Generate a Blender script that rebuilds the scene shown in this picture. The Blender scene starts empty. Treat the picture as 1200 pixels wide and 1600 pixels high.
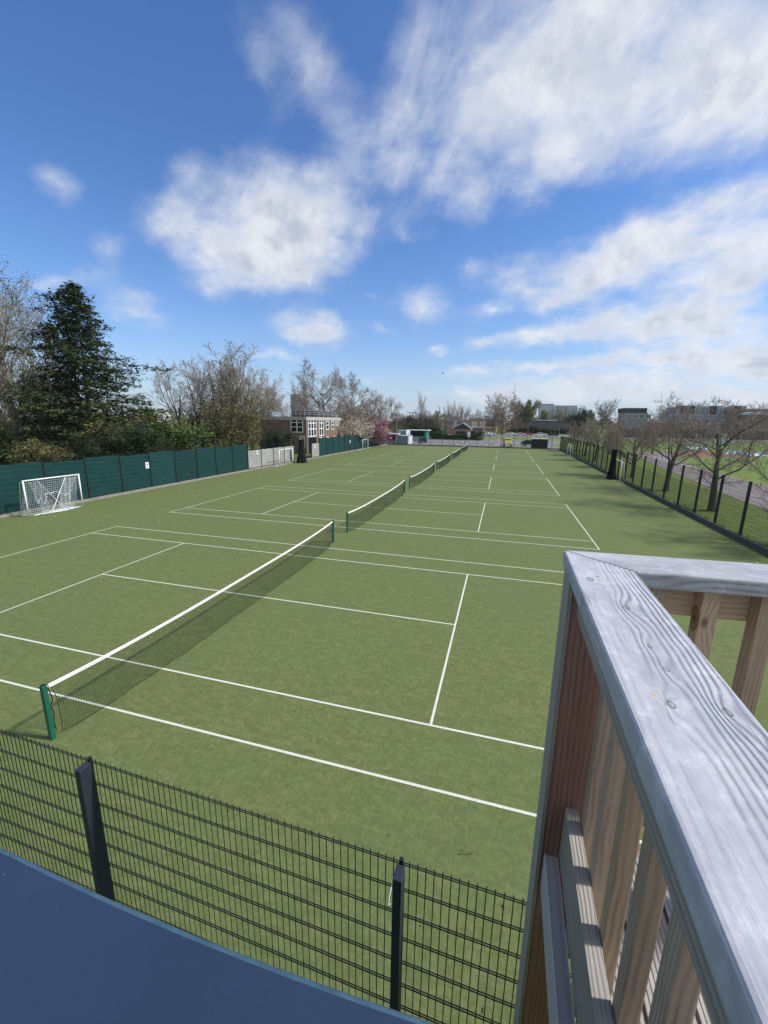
import bpy, bmesh, math, random
from mathutils import Vector, Matrix, Quaternion, noise as mnoise
R = math.radians
sc = bpy.context.scene
col = sc.collection

# ------------------------------------------------------------------ camera
CAM = Vector((7.3406, -5.3733, 5.6081)); YAW, PIT, ROL = -.2761, -.2179, .0132; FPX = 644.99   # focal length for a 1200x1600 frame
fwd = Vector((math.sin(YAW)*math.cos(PIT), math.cos(YAW)*math.cos(PIT), math.sin(PIT)))
r0 = Vector((math.cos(YAW), -math.sin(YAW), 0)); u0 = r0.cross(fwd)
rgt = r0*math.cos(ROL)+u0*math.sin(ROL); upv = -r0*math.sin(ROL)+u0*math.cos(ROL)
cd = bpy.data.cameras.new('camera'); cam = bpy.data.objects.new('camera', cd); col.objects.link(cam)
cd.sensor_fit = 'VERTICAL'; cd.sensor_height = 24; cd.lens = FPX/1600*24; cd.clip_start = .02; cd.clip_end = 6000
m = Matrix((rgt, upv, -fwd)).transposed().to_4x4(); m.translation = CAM; cam.matrix_world = m
sc.camera = cam
def ray(px, py): return (fwd+rgt*(px-600)/FPX-upv*(py-800)/FPX)

# ------------------------------------------------------------------ light
SUN_EL, SUN_DIR = R(46), Vector((.985, .14, 0)).normalized()
sun_vec = Vector((SUN_DIR.x*math.cos(SUN_EL), SUN_DIR.y*math.cos(SUN_EL), math.sin(SUN_EL)))
sd = bpy.data.lights.new('sun', 'SUN'); sd.energy = 4.1; sd.angle = R(4.5); sd.color = (1, .95, .88)
so = bpy.data.objects.new('sun', sd); col.objects.link(so)
so.rotation_euler = sun_vec.to_track_quat('Z', 'Y').to_euler()
sc.view_settings.view_transform = 'Standard'; sc.view_settings.look = 'None'; sc.view_settings.gamma = 1
sc.view_settings.use_curve_mapping = False; sc.view_settings.exposure = 0.16

SKY_STRENGTH = .1
w = bpy.data.worlds.new('World'); sc.world = w; w.use_nodes = True
nt = w.node_tree; nt.nodes.clear()
class NG:
    """tiny node graph helper"""
    def __init__(s, nt): s.nt = nt
    def n(s, t, **k):
        o = s.nt.nodes.new(t)
        for a, b in k.items(): setattr(o, a, b)
        return o
    def put(s, sock, v):
        if isinstance(v, bpy.types.NodeSocket): s.nt.links.new(v, sock)
        elif v is not None: sock.default_value = v
    def math(s, op, a, b=None, c=None, clamp=False):
        o = s.n('ShaderNodeMath', operation=op); o.use_clamp = clamp
        s.put(o.inputs[0], a); s.put(o.inputs[1], b)
        if c is not None: s.put(o.inputs[2], c)
        return o.outputs[0]
    def vm(s, op, a, b=None, c=None):
        o = s.n('ShaderNodeVectorMath', operation=op); s.put(o.inputs[0], a)
        if b is not None: s.put(o.inputs['Scale'] if op == 'SCALE' else o.inputs[1], b)
        if c is not None: s.put(o.inputs[2], c)
        return o.outputs['Value'] if op in ('DOT_PRODUCT', 'LENGTH', 'DISTANCE') else o.outputs[0]
    def noise(s, vec, scale, detail=4, rough=.5, out=0, dist=0):
        o = s.n('ShaderNodeTexNoise'); s.put(o.inputs['Vector'], vec); o.inputs['Scale'].default_value = scale
        o.inputs['Detail'].default_value = detail; o.inputs['Roughness'].default_value = rough; o.inputs['Distortion'].default_value = dist
        return o.outputs[out]
    def mix(s, f, a, b):
        o = s.n('ShaderNodeMix', data_type='RGBA'); s.put(o.inputs[0], f)
        s.put(o.inputs[6], a if not isinstance(a, tuple) else (*a[:3], 1)); s.put(o.inputs[7], b if not isinstance(b, tuple) else (*b[:3], 1))
        return o.outputs[2]
    def rng(s, v, a, b, c=0, d=1, smooth=False):
        o = s.n('ShaderNodeMapRange'); o.interpolation_type = 'SMOOTHSTEP' if smooth else 'LINEAR'
        s.put(o.inputs[0], v); s.put(o.inputs[1], a); s.put(o.inputs[2], b); s.put(o.inputs[3], c); s.put(o.inputs[4], d)
        return o.outputs[0]
    def sep(s, v):
        o = s.n('ShaderNodeSeparateXYZ'); s.put(o.inputs[0], v); return o.outputs
    def comb(s, x, y, z):
        o = s.n('ShaderNodeCombineXYZ'); s.put(o.inputs[0], x); s.put(o.inputs[1], y); s.put(o.inputs[2], z); return o.outputs[0]

# clouds: px, py, half width, half height, tilt (deg), amount
CL = [(417,328,65,53,0,0.98),(372,393,79,47,0,0.93),(462,368,70,56,0,0.98),(412,418,84,30,0,0.68),(285,275,30,62,-35,0.47),(255,345,42,34,0,0.38),(525,315,38,58,-30,0.47),(560,350,20,30,0,0.26),(410,110,40,70,-10,0.36),(470,70,50,90,20,0.42),(520,140,40,70,25,0.26),(640,150,48,130,-22,0.5),(600,250,44,60,-10,0.32),(650,60,55,70,0,0.32),(690,240,40,60,0,0.2),(740,150,42,120,-28,0.6),(850,110,52,150,-35,0.83),(905,200,40,95,-30,0.64),(960,60,60,110,-40,0.76),(1050,110,60,130,-48,0.81),(1130,180,55,110,-55,0.68),(1000,200,34,70,-45,0.48),(1180,90,60,110,-45,0.68),(1190,200,50,40,20,0.48),(800,285,100,30,12,0.36),(740,320,26,40,-20,0.34),(985,398,92,36,24,1.18),(920,440,50,26,15,0.82),(1060,380,50,30,20,0.61),(800,415,60,24,14,0.53),(730,415,28,14,0,0.34),(762,480,36,16,18,0.64),(815,440,30,14,0,0.42),(1140,440,90,36,28,0.92),(1180,390,70,30,28,0.71),(1130,320,90,20,30,0.77),(1190,300,60,22,30,0.61),(660,476,34,27,0,0.98),(492,515,50,21,-6,0.94),(870,516,90,17,10,1.11),(742,531,24,11,0,0.68),(683,551,19,9,0,0.68),(856,467,28,13,10,0.77),(1010,500,80,17,14,1.07),(1120,510,90,18,10,0.96),(1060,552,110,13,6,1.02),(1180,560,90,14,5,0.96),(850,572,80,10,4,0.69),(940,590,90,9,3,0.7),(715,580,55,10,3,0.55),(88,285,34,24,0,0.49),(165,385,22,36,-30,0.44),(215,480,52,30,-20,0.61),(80,430,40,15,0,0.66),(432,560,42,10,0,0.47),(597,518,22,10,0,0.47),(630,368,28,18,0,0.34),(580,472,28,10,0,0.3),(580,592,40,9,0,0.38),(1060,615,260,20,0,0.89),(800,612,150,13,0,0.53),(900,40,110,60,-30,0.5),(1100,40,110,60,-30,0.45),(780,60,60,80,-10,0.39),(1130,400,110,50,25,0.5),(1160,560,140,40,0,0.5)]
grp = bpy.data.node_groups.new('cloud_density', 'ShaderNodeTree')
grp.interface.new_socket('Vector', in_out='INPUT', socket_type='NodeSocketVector')
grp.interface.new_socket('Density', in_out='OUTPUT', socket_type='NodeSocketFloat')
g = NG(grp); gi = g.n('NodeGroupInput'); go = g.n('NodeGroupOutput')
d = g.vm('NORMALIZE', gi.outputs[0])
sx, sy, sz = g.sep(d)[:3]
h = g.math('ADD', g.math('MAXIMUM', sz, 0.0), .16)
plane = g.comb(g.math('DIVIDE', sx, h), g.math('DIVIDE', sy, h), 0.0)
warp = g.vm('SUBTRACT', g.noise(d, 5.5, 6, .6, 1), (.5, .5, .5))
dw = g.vm('ADD', d, g.vm('SCALE', warp, .085))
warp2 = g.vm('SUBTRACT', g.noise(d, 26, 4, .6, 1), (.5, .5, .5))
dw = g.vm('ADD', dw, g.vm('SCALE', warp2, .03))
tot = None
for (px, py, rx, ry, tilt, amp) in CL:
    c = ray(px, py); k = 1/(c.length*FPX); c.normalize()
    A0 = (rgt - c*rgt.dot(c)).normalized(); B0 = c.cross(A0)
    t = R(tilt); A = A0*math.cos(t)-B0*math.sin(t); B = A0*math.sin(t)+B0*math.cos(t)
    gn = g.n('ShaderNodeTexGradient', gradient_type='QUADRATIC_SPHERE'); g.put(gn.inputs[0], dw)
    tm = gn.texture_mapping; tm.vector_type = 'TEXTURE'; tm.translation = c
    tm.rotation = Matrix((A, B, A.cross(B))).transposed().to_euler(); tm.scale = (rx*k*2.25, ry*k*2.25, .9)
    tot = g.math('MULTIPLY_ADD', gn.outputs['Fac'], amp*1.55, tot if tot is not None else 0.0)
# streaky detail in a cloud sheet seen in perspective
c0 = ray(820, 160).normalized(); A0 = (rgt-c0*rgt.dot(c0)).normalized(); B0 = c0.cross(A0); t = R(58)
S_ = A0*math.cos(t)-B0*math.sin(t); T_ = A0*math.sin(t)+B0*math.cos(t)
stv = g.comb(g.vm('DOT_PRODUCT', dw, tuple(S_*1.8)), g.vm('DOT_PRODUCT', dw, tuple(T_*4.6)), g.vm('DOT_PRODUCT', dw, tuple(c0*1.8)))
st = g.noise(stv, 1.6, 8, .62, 0, .6)
fine = g.noise(plane, 5.5, 6, .58)
det = g.math('ADD', g.math('MULTIPLY', g.math('SUBTRACT', st, .5), 2.0), g.math('MULTIPLY', g.math('SUBTRACT', fine, .5), 1.9))
gen = g.math('MULTIPLY', g.rng(g.noise(plane, .55, 3, .5), .34, .58), 1.1)          # broken cloud in the unseen sky, cover raised to whiten the fill light
back = g.rng(g.vm('DOT_PRODUCT', d, tuple(Vector((fwd.x, fwd.y, .35)).normalized())), .62, .25)
tot = g.math('MULTIPLY', g.math('SUBTRACT', 1.0, g.math('EXPONENT', g.math('MULTIPLY', tot, -1.0))), 1.12)
tot = g.math('ADD', tot, g.math('MULTIPLY', gen, back))
dens = g.math('ADD', tot, g.math('MULTIPLY', det, g.math('ADD', .16, g.math('MULTIPLY', tot, .46))))
g.put(go.inputs[0], dens)

g = NG(nt)
tc = g.n('ShaderNodeTexCoord').outputs['Generated']
sky = g.n('ShaderNodeTexSky', sky_type='NISHITA'); sky.sun_disc = False; sky.sun_elevation = SUN_EL
sky.sun_rotation = math.atan2(sun_vec.x, sun_vec.y); sky.air_density = 1.0; sky.dust_density = .6; sky.ozone_density = 2.2; sky.altitude = 20
def grp_node(v):
    o = g.n('ShaderNodeGroup'); o.node_tree = grp; g.put(o.inputs[0], v); return o.outputs[0]
D0 = grp_node(tc)
dn = g.vm('NORMALIZE', tc)
N0 = g.noise(dn, 7, 5, .6); N1 = g.noise(g.vm('ADD', dn, tuple(sun_vec*.035)), 7, 5, .6)
el = g.sep(g.vm('NORMALIZE', tc))[2]
hs = g.n('ShaderNodeHueSaturation'); g.put(hs.inputs['Color'], sky.outputs[0]); hs.inputs['Saturation'].default_value = 1.12; hs.inputs['Value'].default_value = 1.0
skyc = g.vm('MULTIPLY', hs.outputs[0], (.94, 1.17, 1.50))
hz = g.math('POWER', g.math('SUBTRACT', 1.0, g.math('MINIMUM', g.math('MAXIMUM', el, 0.0), 1.0)), 9.0)
skyc = g.mix(g.math('MULTIPLY', hz, .85), skyc, (5.2, 6.0, 7.1))
cov = g.rng(D0, .16, 1.05, 0, .96, True)
lit = g.rng(g.math('SUBTRACT', N0, N1), -.09, .13, 0, 1, True)
thick = g.rng(D0, .70, 1.30, 0, 1, True)
cc = g.mix(thick, (6.6, 6.95, 7.6), (4.6, 5.1, 6.1))
cc = g.mix(g.math('MULTIPLY', lit, .75), cc, (8.1, 8.25, 8.5))
final = g.mix(cov, skyc, cc)
bg = g.n('ShaderNodeBackground'); g.put(bg.inputs[0], final); bg.inputs[1].default_value = SKY_STRENGTH
wo = g.n('ShaderNodeOutputWorld'); g.nt.links.new(bg.outputs[0], wo.inputs[0])
w.cycles.sampling_method = 'MANUAL'; w.cycles.sample_map_resolution = 512

# ------------------------------------------------------------------ helpers
def at(px, Y, z=0.0):
    """world point at depth Y under photo column px (column measured at the horizon)"""
    d = ray(px, 661); t = (Y-CAM.y)/d.y; p = CAM+d*t; return Vector((p.x, Y, z))
def zt(px, py, Y):
    d = ray(px, py); t = (Y-CAM.y)/d.y; return (CAM+d*t).z

def finish(o, label=None, cat=None, group=None, kind=None):
    if label: o['label'] = label
    if cat: o['category'] = cat
    if group: o['group'] = group
    if kind: o['kind'] = kind
    return o
def link(name, data, parent=None, loc=None, rz=None):
    o = bpy.data.objects.new(name, data); col.objects.link(o)
    if parent: o.parent = parent
    if loc is not None: o.location = loc
    if rz is not None: o.rotation_euler = (0, 0, rz)
    return o
def thing(name, loc, label, cat, group=None, rz=0):
    return finish(link(name, None, None, loc, rz), label, cat, group)
def copy_tree(o, parent=None):
    c = o.copy(); col.objects.link(c)
    if parent: c.parent = parent
    for ch in list(o.children): copy_tree(ch, c)
    return c
class MB:
    def __init__(s): s.v = []; s.f = []
    def box(s, x0, x1, y0, y1, z0, z1):
        n = len(s.v)
        s.v += [(x, y, z) for x in (x0, x1) for y in (y0, y1) for z in (z0, z1)]
        s.f += [tuple(n+i for i in q) for q in ((0,1,3,2),(4,6,7,5),(0,4,5,1),(2,3,7,6),(0,2,6,4),(1,5,7,3))]
        return s
    def quad(s, *p):
        n = len(s.v); s.v += [tuple(q) for q in p]; s.f.append(tuple(range(n, n+len(p)))); return s
    def prism(s, poly, z0, z1):
        n = len(s.v); k = len(poly)
        s.v += [(x, y, z0) for x, y in poly]+[(x, y, z1) for x, y in poly]
        s.f.append(tuple(n+i for i in reversed(range(k)))); s.f.append(tuple(n+k+i for i in range(k)))
        for i in range(k): j = (i+1) % k; s.f.append((n+i, n+j, n+k+j, n+k+i))
        return s
    def tube(s, pts, rad, sides=3, cap=False):
        """pts list of 3-tuples, rad float or list"""
        k = len(pts); base = len(s.v)
        if isinstance(rad, (int, float)): rad = [rad]*k
        px = None
        for i in range(k):
            a = pts[max(i-1, 0)]; b = pts[min(i+1, k-1)]
            dx, dy, dz = b[0]-a[0], b[1]-a[1], b[2]-a[2]
            l = math.sqrt(dx*dx+dy*dy+dz*dz) or 1; dx /= l; dy /= l; dz /= l
            if px is None:
                px = (1, 0, 0) if abs(dx) < .6 else (0, 0, 1)
            t = px[0]*dx+px[1]*dy+px[2]*dz
            ux, uy, uz = px[0]-dx*t, px[1]-dy*t, px[2]-dz*t
            l = math.sqrt(ux*ux+uy*uy+uz*uz) or 1; ux /= l; uy /= l; uz /= l; px = (ux, uy, uz)
            wx, wy, wz = dy*uz-dz*uy, dz*ux-dx*uz, dx*uy-dy*ux
            r = rad[i]; p = pts[i]
            for j in range(sides):
                c, n_ = CS[sides][j]
                s.v.append((p[0]+r*(ux*c+wx*n_), p[1]+r*(uy*c+wy*n_), p[2]+r*(uz*c+wz*n_)))
        for i in range(k-1):
            for j in range(sides):
                a = base+i*sides+j; b = base+i*sides+(j+1) % sides
                s.f.append((a, b, b+sides, a+sides))
        if cap:
            s.f.append(tuple(base+j for j in reversed(range(sides)))); s.f.append(tuple(base+(k-1)*sides+j for j in range(sides)))
        return s
    def mesh(s, name, mat, smooth=False, recalc=False):
        me = bpy.data.meshes.new(name); me.from_pydata(s.v, [], s.f)
        if recalc:
            bm = bmesh.new(); bm.from_mesh(me); bmesh.ops.recalc_face_normals(bm, faces=bm.faces); bm.to_mesh(me); bm.free()
        if mat: me.materials.append(mat)
        if smooth: me.polygons.foreach_set('use_smooth', [True]*len(me.polygons))
        me.update(); return me
    def obj(s, name, mat, parent=None, loc=None, rz=None, smooth=False, recalc=False):
        return link(name, s.mesh(name, mat, smooth, recalc), parent, loc, rz)
CS = {k: [(math.cos(2*math.pi*j/k), math.sin(2*math.pi*j/k)) for j in range(k)] for k in range(3, 33)}
def bevelled(mb, name, mat, bev, segs=2, smooth=True):
    me = mb.mesh(name, None); bm = bmesh.new(); bm.from_mesh(me)
    bmesh.ops.recalc_face_normals(bm, faces=bm.faces)
    bmesh.ops.bevel(bm, geom=list(bm.edges), offset=bev, segments=segs, affect='EDGES', profile=.6)
    bm.to_mesh(me); bm.free(); me.materials.append(mat)
    if smooth:
        for p in me.polygons: p.use_smooth = p.area < .0008
    return me

# ------------------------------------------------------------------ materials
def mat(name, color, rough=.8, spec=.3, metal=0, var=None, vscale=5, bump=0, bscale=40, coord='Object', island=0, rand=0):
    m = bpy.data.materials.new(name); m.use_nodes = True; t = m.node_tree; g = NG(t)
    b = t.nodes['Principled BSDF']; b.inputs['Roughness'].default_value = rough
    b.inputs['Specular IOR Level'].default_value = spec; b.inputs['Metallic'].default_value = metal
    c = (*color, 1); tcx = g.n('ShaderNodeTexCoord').outputs[coord]
    if var is not None:
        f = g.rng(g.noise(tcx, vscale, 6, .6), .3, .7)
        c = g.mix(f, color, var)
    if island:
        ri = g.n('ShaderNodeNewGeometry').outputs['Random Per Island']
        h_ = g.n('ShaderNodeHueSaturation'); g.put(h_.inputs['Color'], c); g.put(h_.inputs['Value'], g.rng(ri, 0, 1, 1-island, 1+island)); c = h_.outputs[0]
    if rand:
        ri = g.n('ShaderNodeObjectInfo').outputs['Random']
        h_ = g.n('ShaderNodeHueSaturation'); g.put(h_.inputs['Color'], c); g.put(h_.inputs['Value'], g.rng(ri, 0, 1, 1-rand, 1+rand)); c = h_.outputs[0]
    g.put(b.inputs['Base Color'], c)
    if bump:
        bn = g.n('ShaderNodeBump'); bn.inputs['Strength'].default_value = bump; bn.inputs['Distance'].default_value = .02
        g.put(bn.inputs['Height'], g.noise(tcx, bscale, 6, .6)); g.put(b.inputs['Normal'], bn.outputs[0])
    return m

def turf_mat():
    m = bpy.data.materials.new('artificial_turf'); m.use_nodes = True; g = NG(m.node_tree); b = m.node_tree.nodes['Principled BSDF']
    tc = g.n('ShaderNodeTexCoord').outputs['Object']
    big = g.noise(tc, .22, 4, .55)
    streak = g.noise(g.vm('MULTIPLY', tc, (1.0, 2.6, 1)), 3.2, 7, .68, 0, 1.2)
    streak2 = g.noise(g.vm('MULTIPLY', tc, (2.4, 1.3, 1)), 7.0, 6, .7, 0, .9)
    fine = g.noise(tc, 90, 4, .75)
    f = g.math('ADD', g.math('MULTIPLY', g.rng(streak, .44, .70), .5), g.math('MULTIPLY', g.rng(streak2, .45, .68), .5))
    c = g.mix(f, (.105, .138, .042), (.270, .262, .108))
    c = g.mix(g.math('MULTIPLY', g.rng(big, .35, .7), .35), c, (.118, .165, .062))
    c = g.mix(g.math('MULTIPLY', g.rng(fine, .3, .7), .45), c, (.075, .105, .04))
    speck = g.rng(g.noise(tc, 160, 2, .5), .74, .8)
    c = g.mix(g.math('MULTIPLY', speck, .35), c, (.30, .30, .17))
    g.put(b.inputs['Base Color'], c); b.inputs['Roughness'].default_value = .85; b.inputs['Specular IOR Level'].default_value = .15
    bn = g.n('ShaderNodeBump'); bn.inputs['Strength'].default_value = .5; bn.inputs['Distance'].default_value = .012
    g.put(bn.inputs['Height'], g.math('ADD', fine, g.math('MULTIPLY', streak2, .8))); g.put(b.inputs['Normal'], bn.outputs[0])
    return m

def wood_mat(name, light, dark, pith=.02, pitch=900., warp=2.2, rough=.75, bump=.6, mott=.35, knotc=(.10, .06, .045), fibre=.35, knot=3.0, axis='Y', knots=True, edge=False, strength=.8, knot_at=()):
    """grain runs along local Y; growth rings from a pith line, bent round knots"""
    m = bpy.data.materials.new(name); m.use_nodes = True; g = NG(m.node_tree); b = m.node_tree.nodes['Principled BSDF']
    tc = g.n('ShaderNodeTexCoord').outputs['Object']; rnd = g.n('ShaderNodeObjectInfo').outputs['Random']
    if axis == 'Z':
        _x, _y, _z = g.sep(tc)[:3]; tc = g.comb(_y, _z, _x)
    off = g.comb(g.math('MULTIPLY', rnd, 7.3), g.math('MULTIPLY', rnd, 31.7), g.math('MULTIPLY', rnd, 3.1))
    p = g.vm('ADD', tc, off); x, y, z = g.sep(tc)[:3]
    low = g.noise(g.vm('MULTIPLY', p, (7, 3.6, 7)), 1.0, 2, .5)
    low2 = g.noise(g.vm('MULTIPLY', p, (22, 10, 22)), 1.0, 2, .5)
    dx = g.math('SUBTRACT', x, pith); rr = g.math('SQRT', g.math('ADD', g.math('MULTIPLY', dx, dx), .00035))
    rr = g.math('ADD', rr, g.math('MULTIPLY', z, .62))
    ph = g.math('ADD', g.math('MULTIPLY', rr, pitch), g.math('ADD', g.math('MULTIPLY', low, warp*9), g.math('MULTIPLY', low2, warp*2.6)))
    vo = g.n('ShaderNodeTexVoronoi'); vo.feature = 'F1'; g.put(vo.inputs['Vector'], g.vm('MULTIPLY', p, (4.2, 2.3, 4.2))); vo.inputs['Scale'].default_value = 1.0
    dist = vo.outputs['Distance']
    kf = g.math('EXPONENT', g.math('MULTIPLY', g.math('MULTIPLY', dist, dist), -38.0))
    if knots: ph = g.math('ADD', ph, g.math('MULTIPLY', kf, knot*6.0))
    kd = None
    for (kx, ky, ks) in knot_at:
        dv = g.vm('LENGTH', g.vm('MULTIPLY', g.vm('SUBTRACT', tc, (kx, ky, 0)), (1/(.017*ks), 1/(.046*ks), 0)))
        ph = g.math('MULTIPLY_ADD', g.math('EXPONENT', g.math('MULTIPLY', g.math('MULTIPLY', dv, dv), -1.0)), 9.0*ks, ph)
        dr = g.math('DIVIDE', g.vm('LENGTH', g.vm('MULTIPLY', g.vm('SUBTRACT', tc, (kx, ky, 0)), (1, .62, 0))), .0042*ks)
        kd = dr if kd is None else g.math('MINIMUM', kd, dr)
    ring = g.math('ADD', g.math('MULTIPLY', g.math('SINE', ph), .5), .5)
    ring = g.math('POWER', ring, 1.6)
    amt = g.rng(g.noise(g.vm('MULTIPLY', p, (16, 3, 16)), 1.0, 3, .5), .36, .62, .25, 1)
    if edge: amt = g.math('MULTIPLY', amt, g.rng(x, .035, .085, .22, 1))
    ring = g.math('MULTIPLY', ring, amt)
    fib = g.noise(g.vm('MULTIPLY', p, (260, 5, 260)), 1.0, 4, .7)
    mot = g.noise(g.vm('MULTIPLY', p, (22, 14, 22)), 1.0, 7, .72)
    c = g.mix(g.math('MULTIPLY', ring, strength), light, dark)
    c = g.mix(g.math('MULTIPLY', g.rng(fib, .35, .7), fibre), c, tuple(v*.55 for v in dark))
    c = g.mix(g.math('MULTIPLY', g.rng(mot, .42, .72), mott), c, tuple(min(1, v*1.12) for v in light))
    if knots:
        c = g.mix(g.math('MULTIPLY', g.rng(dist, .085, .055), .8), c, knotc)
        c = g.mix(g.math('MULTIPLY', g.math('MULTIPLY', g.rng(dist, .10, .09), g.rng(dist, .075, .085)), .7), c, tuple(v*.4 for v in knotc))
    if edge:      # drying cracks and blotches
        ve = g.n('ShaderNodeTexVoronoi'); ve.feature = 'DISTANCE_TO_EDGE'; ve.inputs['Scale'].default_value = 1.0
        g.put(ve.inputs['Vector'], g.vm('ADD', g.vm('MULTIPLY', p, (24, 1.4, 24)), g.vm('SCALE', g.noise(p, 7, 2, .5, 1), .35)))
        crk = g.math('MULTIPLY', g.rng(ve.outputs['Distance'], .014, .004), g.rng(g.noise(p, 6.5, 2, .5), .60, .66))
        c = g.mix(g.math('MULTIPLY', crk, .75), c, (.07, .06, .055))
        blo = g.noise(g.vm('MULTIPLY', p, (40, 30, 40)), 1.0, 6, .75)
        c = g.mix(g.math('MULTIPLY', g.rng(blo, .5, .66), .6), c, (.64, .655, .68)); c = g.mix(g.math('MULTIPLY', g.rng(g.noise(p, 9, 5, .6), .45, .66), .7), c, (.29, .31, .345))
    if kd is not None:
        c = g.mix(g.math('MULTIPLY', g.rng(kd, 1.15, .7), .45), c, (.23, .20, .20))
        c = g.mix(g.math('MULTIPLY', g.math('MULTIPLY', g.rng(kd, 1.35, 1.1), g.rng(kd, .8, 1.0)), .8), c, (.07, .06, .06))
    h_ = g.n('ShaderNodeHueSaturation'); g.put(h_.inputs['Color'], c); g.put(h_.inputs['Value'], g.rng(rnd, 0, 1, .86, 1.14)); g.put(h_.inputs['Saturation'], g.rng(g.math('FRACT', g.math('MULTIPLY', rnd, 7.7)), 0, 1, .8, 1.15))
    g.put(b.inputs['Base Color'], h_.outputs[0]); b.inputs['Roughness'].default_value = rough; b.inputs['Specular IOR Level'].default_value = .35
    bn = g.n('ShaderNodeBump'); bn.inputs['Strength'].default_value = bump; bn.inputs['Distance'].default_value = .0022
    g.put(bn.inputs['Height'], g.math('SUBTRACT', g.math('ADD', g.math('MULTIPLY', mot, .5), g.math('MULTIPLY', fib, .5)), ring)); g.put(b.inputs['Normal'], bn.outputs[0])
    return m

M = {}
M['turf'] = turf_mat()
M['line'] = mat('white_line_paint', (.72, .72, .64), .8, .2, var=(.50, .52, .40), vscale=28, bump=.3, bscale=120)
M['ground'] = mat('rough_grass', (.10, .15, .035), .95, .1, var=(.17, .20, .055), vscale=.35, bump=.6, bscale=8)
M['verge'] = mat('verge_grass', (.060, .095, .020), .95, .1, var=(.125, .150, .045), vscale=1.6, bump=.8, bscale=14)
M['lawn'] = mat('lawn_grass', (.11, .17, .035), .95, .1, var=(.155, .21, .055), vscale=.12, bump=.4, bscale=6)
M['soil'] = mat('bare_soil', (.16, .13, .10), .95, .1, var=(.10, .085, .06), vscale=2)
M['tarmac'] = mat('old_tarmac', (.14, .135, .14), .9, .25, var=(.21, .195, .195), vscale=.6, bump=.5, bscale=30)
M['track'] = mat('red_track', (.25, .10, .075), .9, .2, var=(.19, .085, .065), vscale=.5)
M['path'] = mat('worn_path', (.24, .215, .205), .9, .25, var=(.15, .135, .13), vscale=.9, bump=.6, bscale=20)
M['concrete'] = mat('concrete_kerb', (.30, .285, .26), .9, .25, var=(.20, .19, .17), vscale=4, bump=.4)
M['gravelboard'] = mat('weathered_gravel_board', (.115, .11, .105), .9, .25, var=(.07, .07, .07), vscale=6, bump=.4)
M['black'] = mat('black_coated_steel', (.012, .014, .017), .45, .5)
M['navy'] = mat('blue_black_coated_steel', (.016, .025, .038), .62, .35, var=(.022, .032, .045), vscale=9)
M['wire'] = mat('black_coated_wire', (.010, .012, .013), .5, .4)
M['screen'] = mat('green_windbreak_fabric', (.006, .036, .035), .8, .2, var=(.009, .050, .047), vscale=2.2, rand=.12)
M['greyscreen'] = mat('grey_windbreak_board', (.33, .33, .31), .85, .2, var=(.27, .27, .26), vscale=2.0, rand=.06)
M['postgreen'] = mat('green_post_paint', (.010, .125, .078), .35, .5, var=(.008, .10, .065), vscale=12)
M['net'] = mat('black_netting', (.012, .015, .013), .8, .2)
M['tape'] = mat('white_net_tape', (.80, .80, .77), .7, .2, var=(.70, .70, .66), vscale=8)
M['goalwhite'] = mat('white_goal_paint', (.80, .82, .82), .4, .5)
M['goalnet'] = mat('white_goal_netting', (.70, .73, .74), .8, .2)
M['blacknet'] = mat('black_gathered_netting', (.010, .011, .014), .9, .1, var=(.022, .022, .027), vscale=7)
M['brass'] = mat('brass', (.75, .58, .22), .3, .5, 1)
M['white'] = mat('white_plastic', (.78, .80, .79), .5, .4)
M['ink'] = mat('dark_print', (.10, .11, .12), .7, .2)
M['steel'] = mat('zinc_steel', (.45, .46, .47), .35, .5, .8)
M['rail_side'] = wood_mat('grey_rail_timber', (.36, .345, .305), (.25, .24, .22), pitch=700., warp=1.2, rough=.7, bump=.7, knotc=(.09, .08, .08), fibre=.3)
M['brown'] = wood_mat('brown_baluster_timber', (.54, .405, .275), (.33, .225, .15), pith=.03, pitch=620., warp=1.5, strength=.65, rough=.8, bump=.8, knotc=(.09, .03, .02), fibre=.35, mott=.25)
M['redwood'] = wood_mat('red_brown_post_timber', (.36, .175, .105), (.20, .085, .05), pith=.02, pitch=700., warp=1.4, rough=.8, bump=.7, knotc=(.13, .028, .012), fibre=.3, mott=.15)
M['brownv'] = wood_mat('brown_upright_timber', (.54, .405, .275), (.33, .225, .15), pith=.03, pitch=620., warp=1.5, strength=.65, rough=.8, bump=.8, knotc=(.09, .03, .02), fibre=.35, mott=.25, axis='Z')
M['redwoodv'] = wood_mat('red_brown_upright_timber', (.36, .175, .105), (.20, .085, .05), pith=.02, pitch=700., warp=1.4, rough=.8, bump=.7, knotc=(.13, .028, .012), fibre=.3, mott=.15, axis='Z')
M['sidev'] = wood_mat('grey_upright_timber', (.36, .345, .305), (.25, .24, .22), pitch=700., warp=1.2, rough=.7, bump=.7, knotc=(.09, .08, .08), fibre=.3, axis='Z')
M['fascia'] = wood_mat('pale_grooved_rail_timber', (.55, .54, .52), (.42, .41, .40), pitch=300., warp=.6, rough=.8, bump=.5, knots=False, fibre=.3)
M['deck'] = wood_mat('grooved_deck_timber', (.44, .43, .40), (.27, .255, .24), pitch=0.0, warp=.2, rough=.85, bump=.8, knots=False, fibre=.4)
M['mat'] = mat('deck_shade_tone', (.035, .038, .055), .8, .3, bump=.5, bscale=200)  # dark tone of the deck's shaded area, put into a sheet's colour
M['brick'] = mat('brown_brick', (.22, .175, .13), .9, .2, var=(.165, .13, .10), vscale=1.5)
M['brickred'] = mat('red_brick', (.30, .17, .115), .9, .2, var=(.22, .13, .09), vscale=.8)
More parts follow.
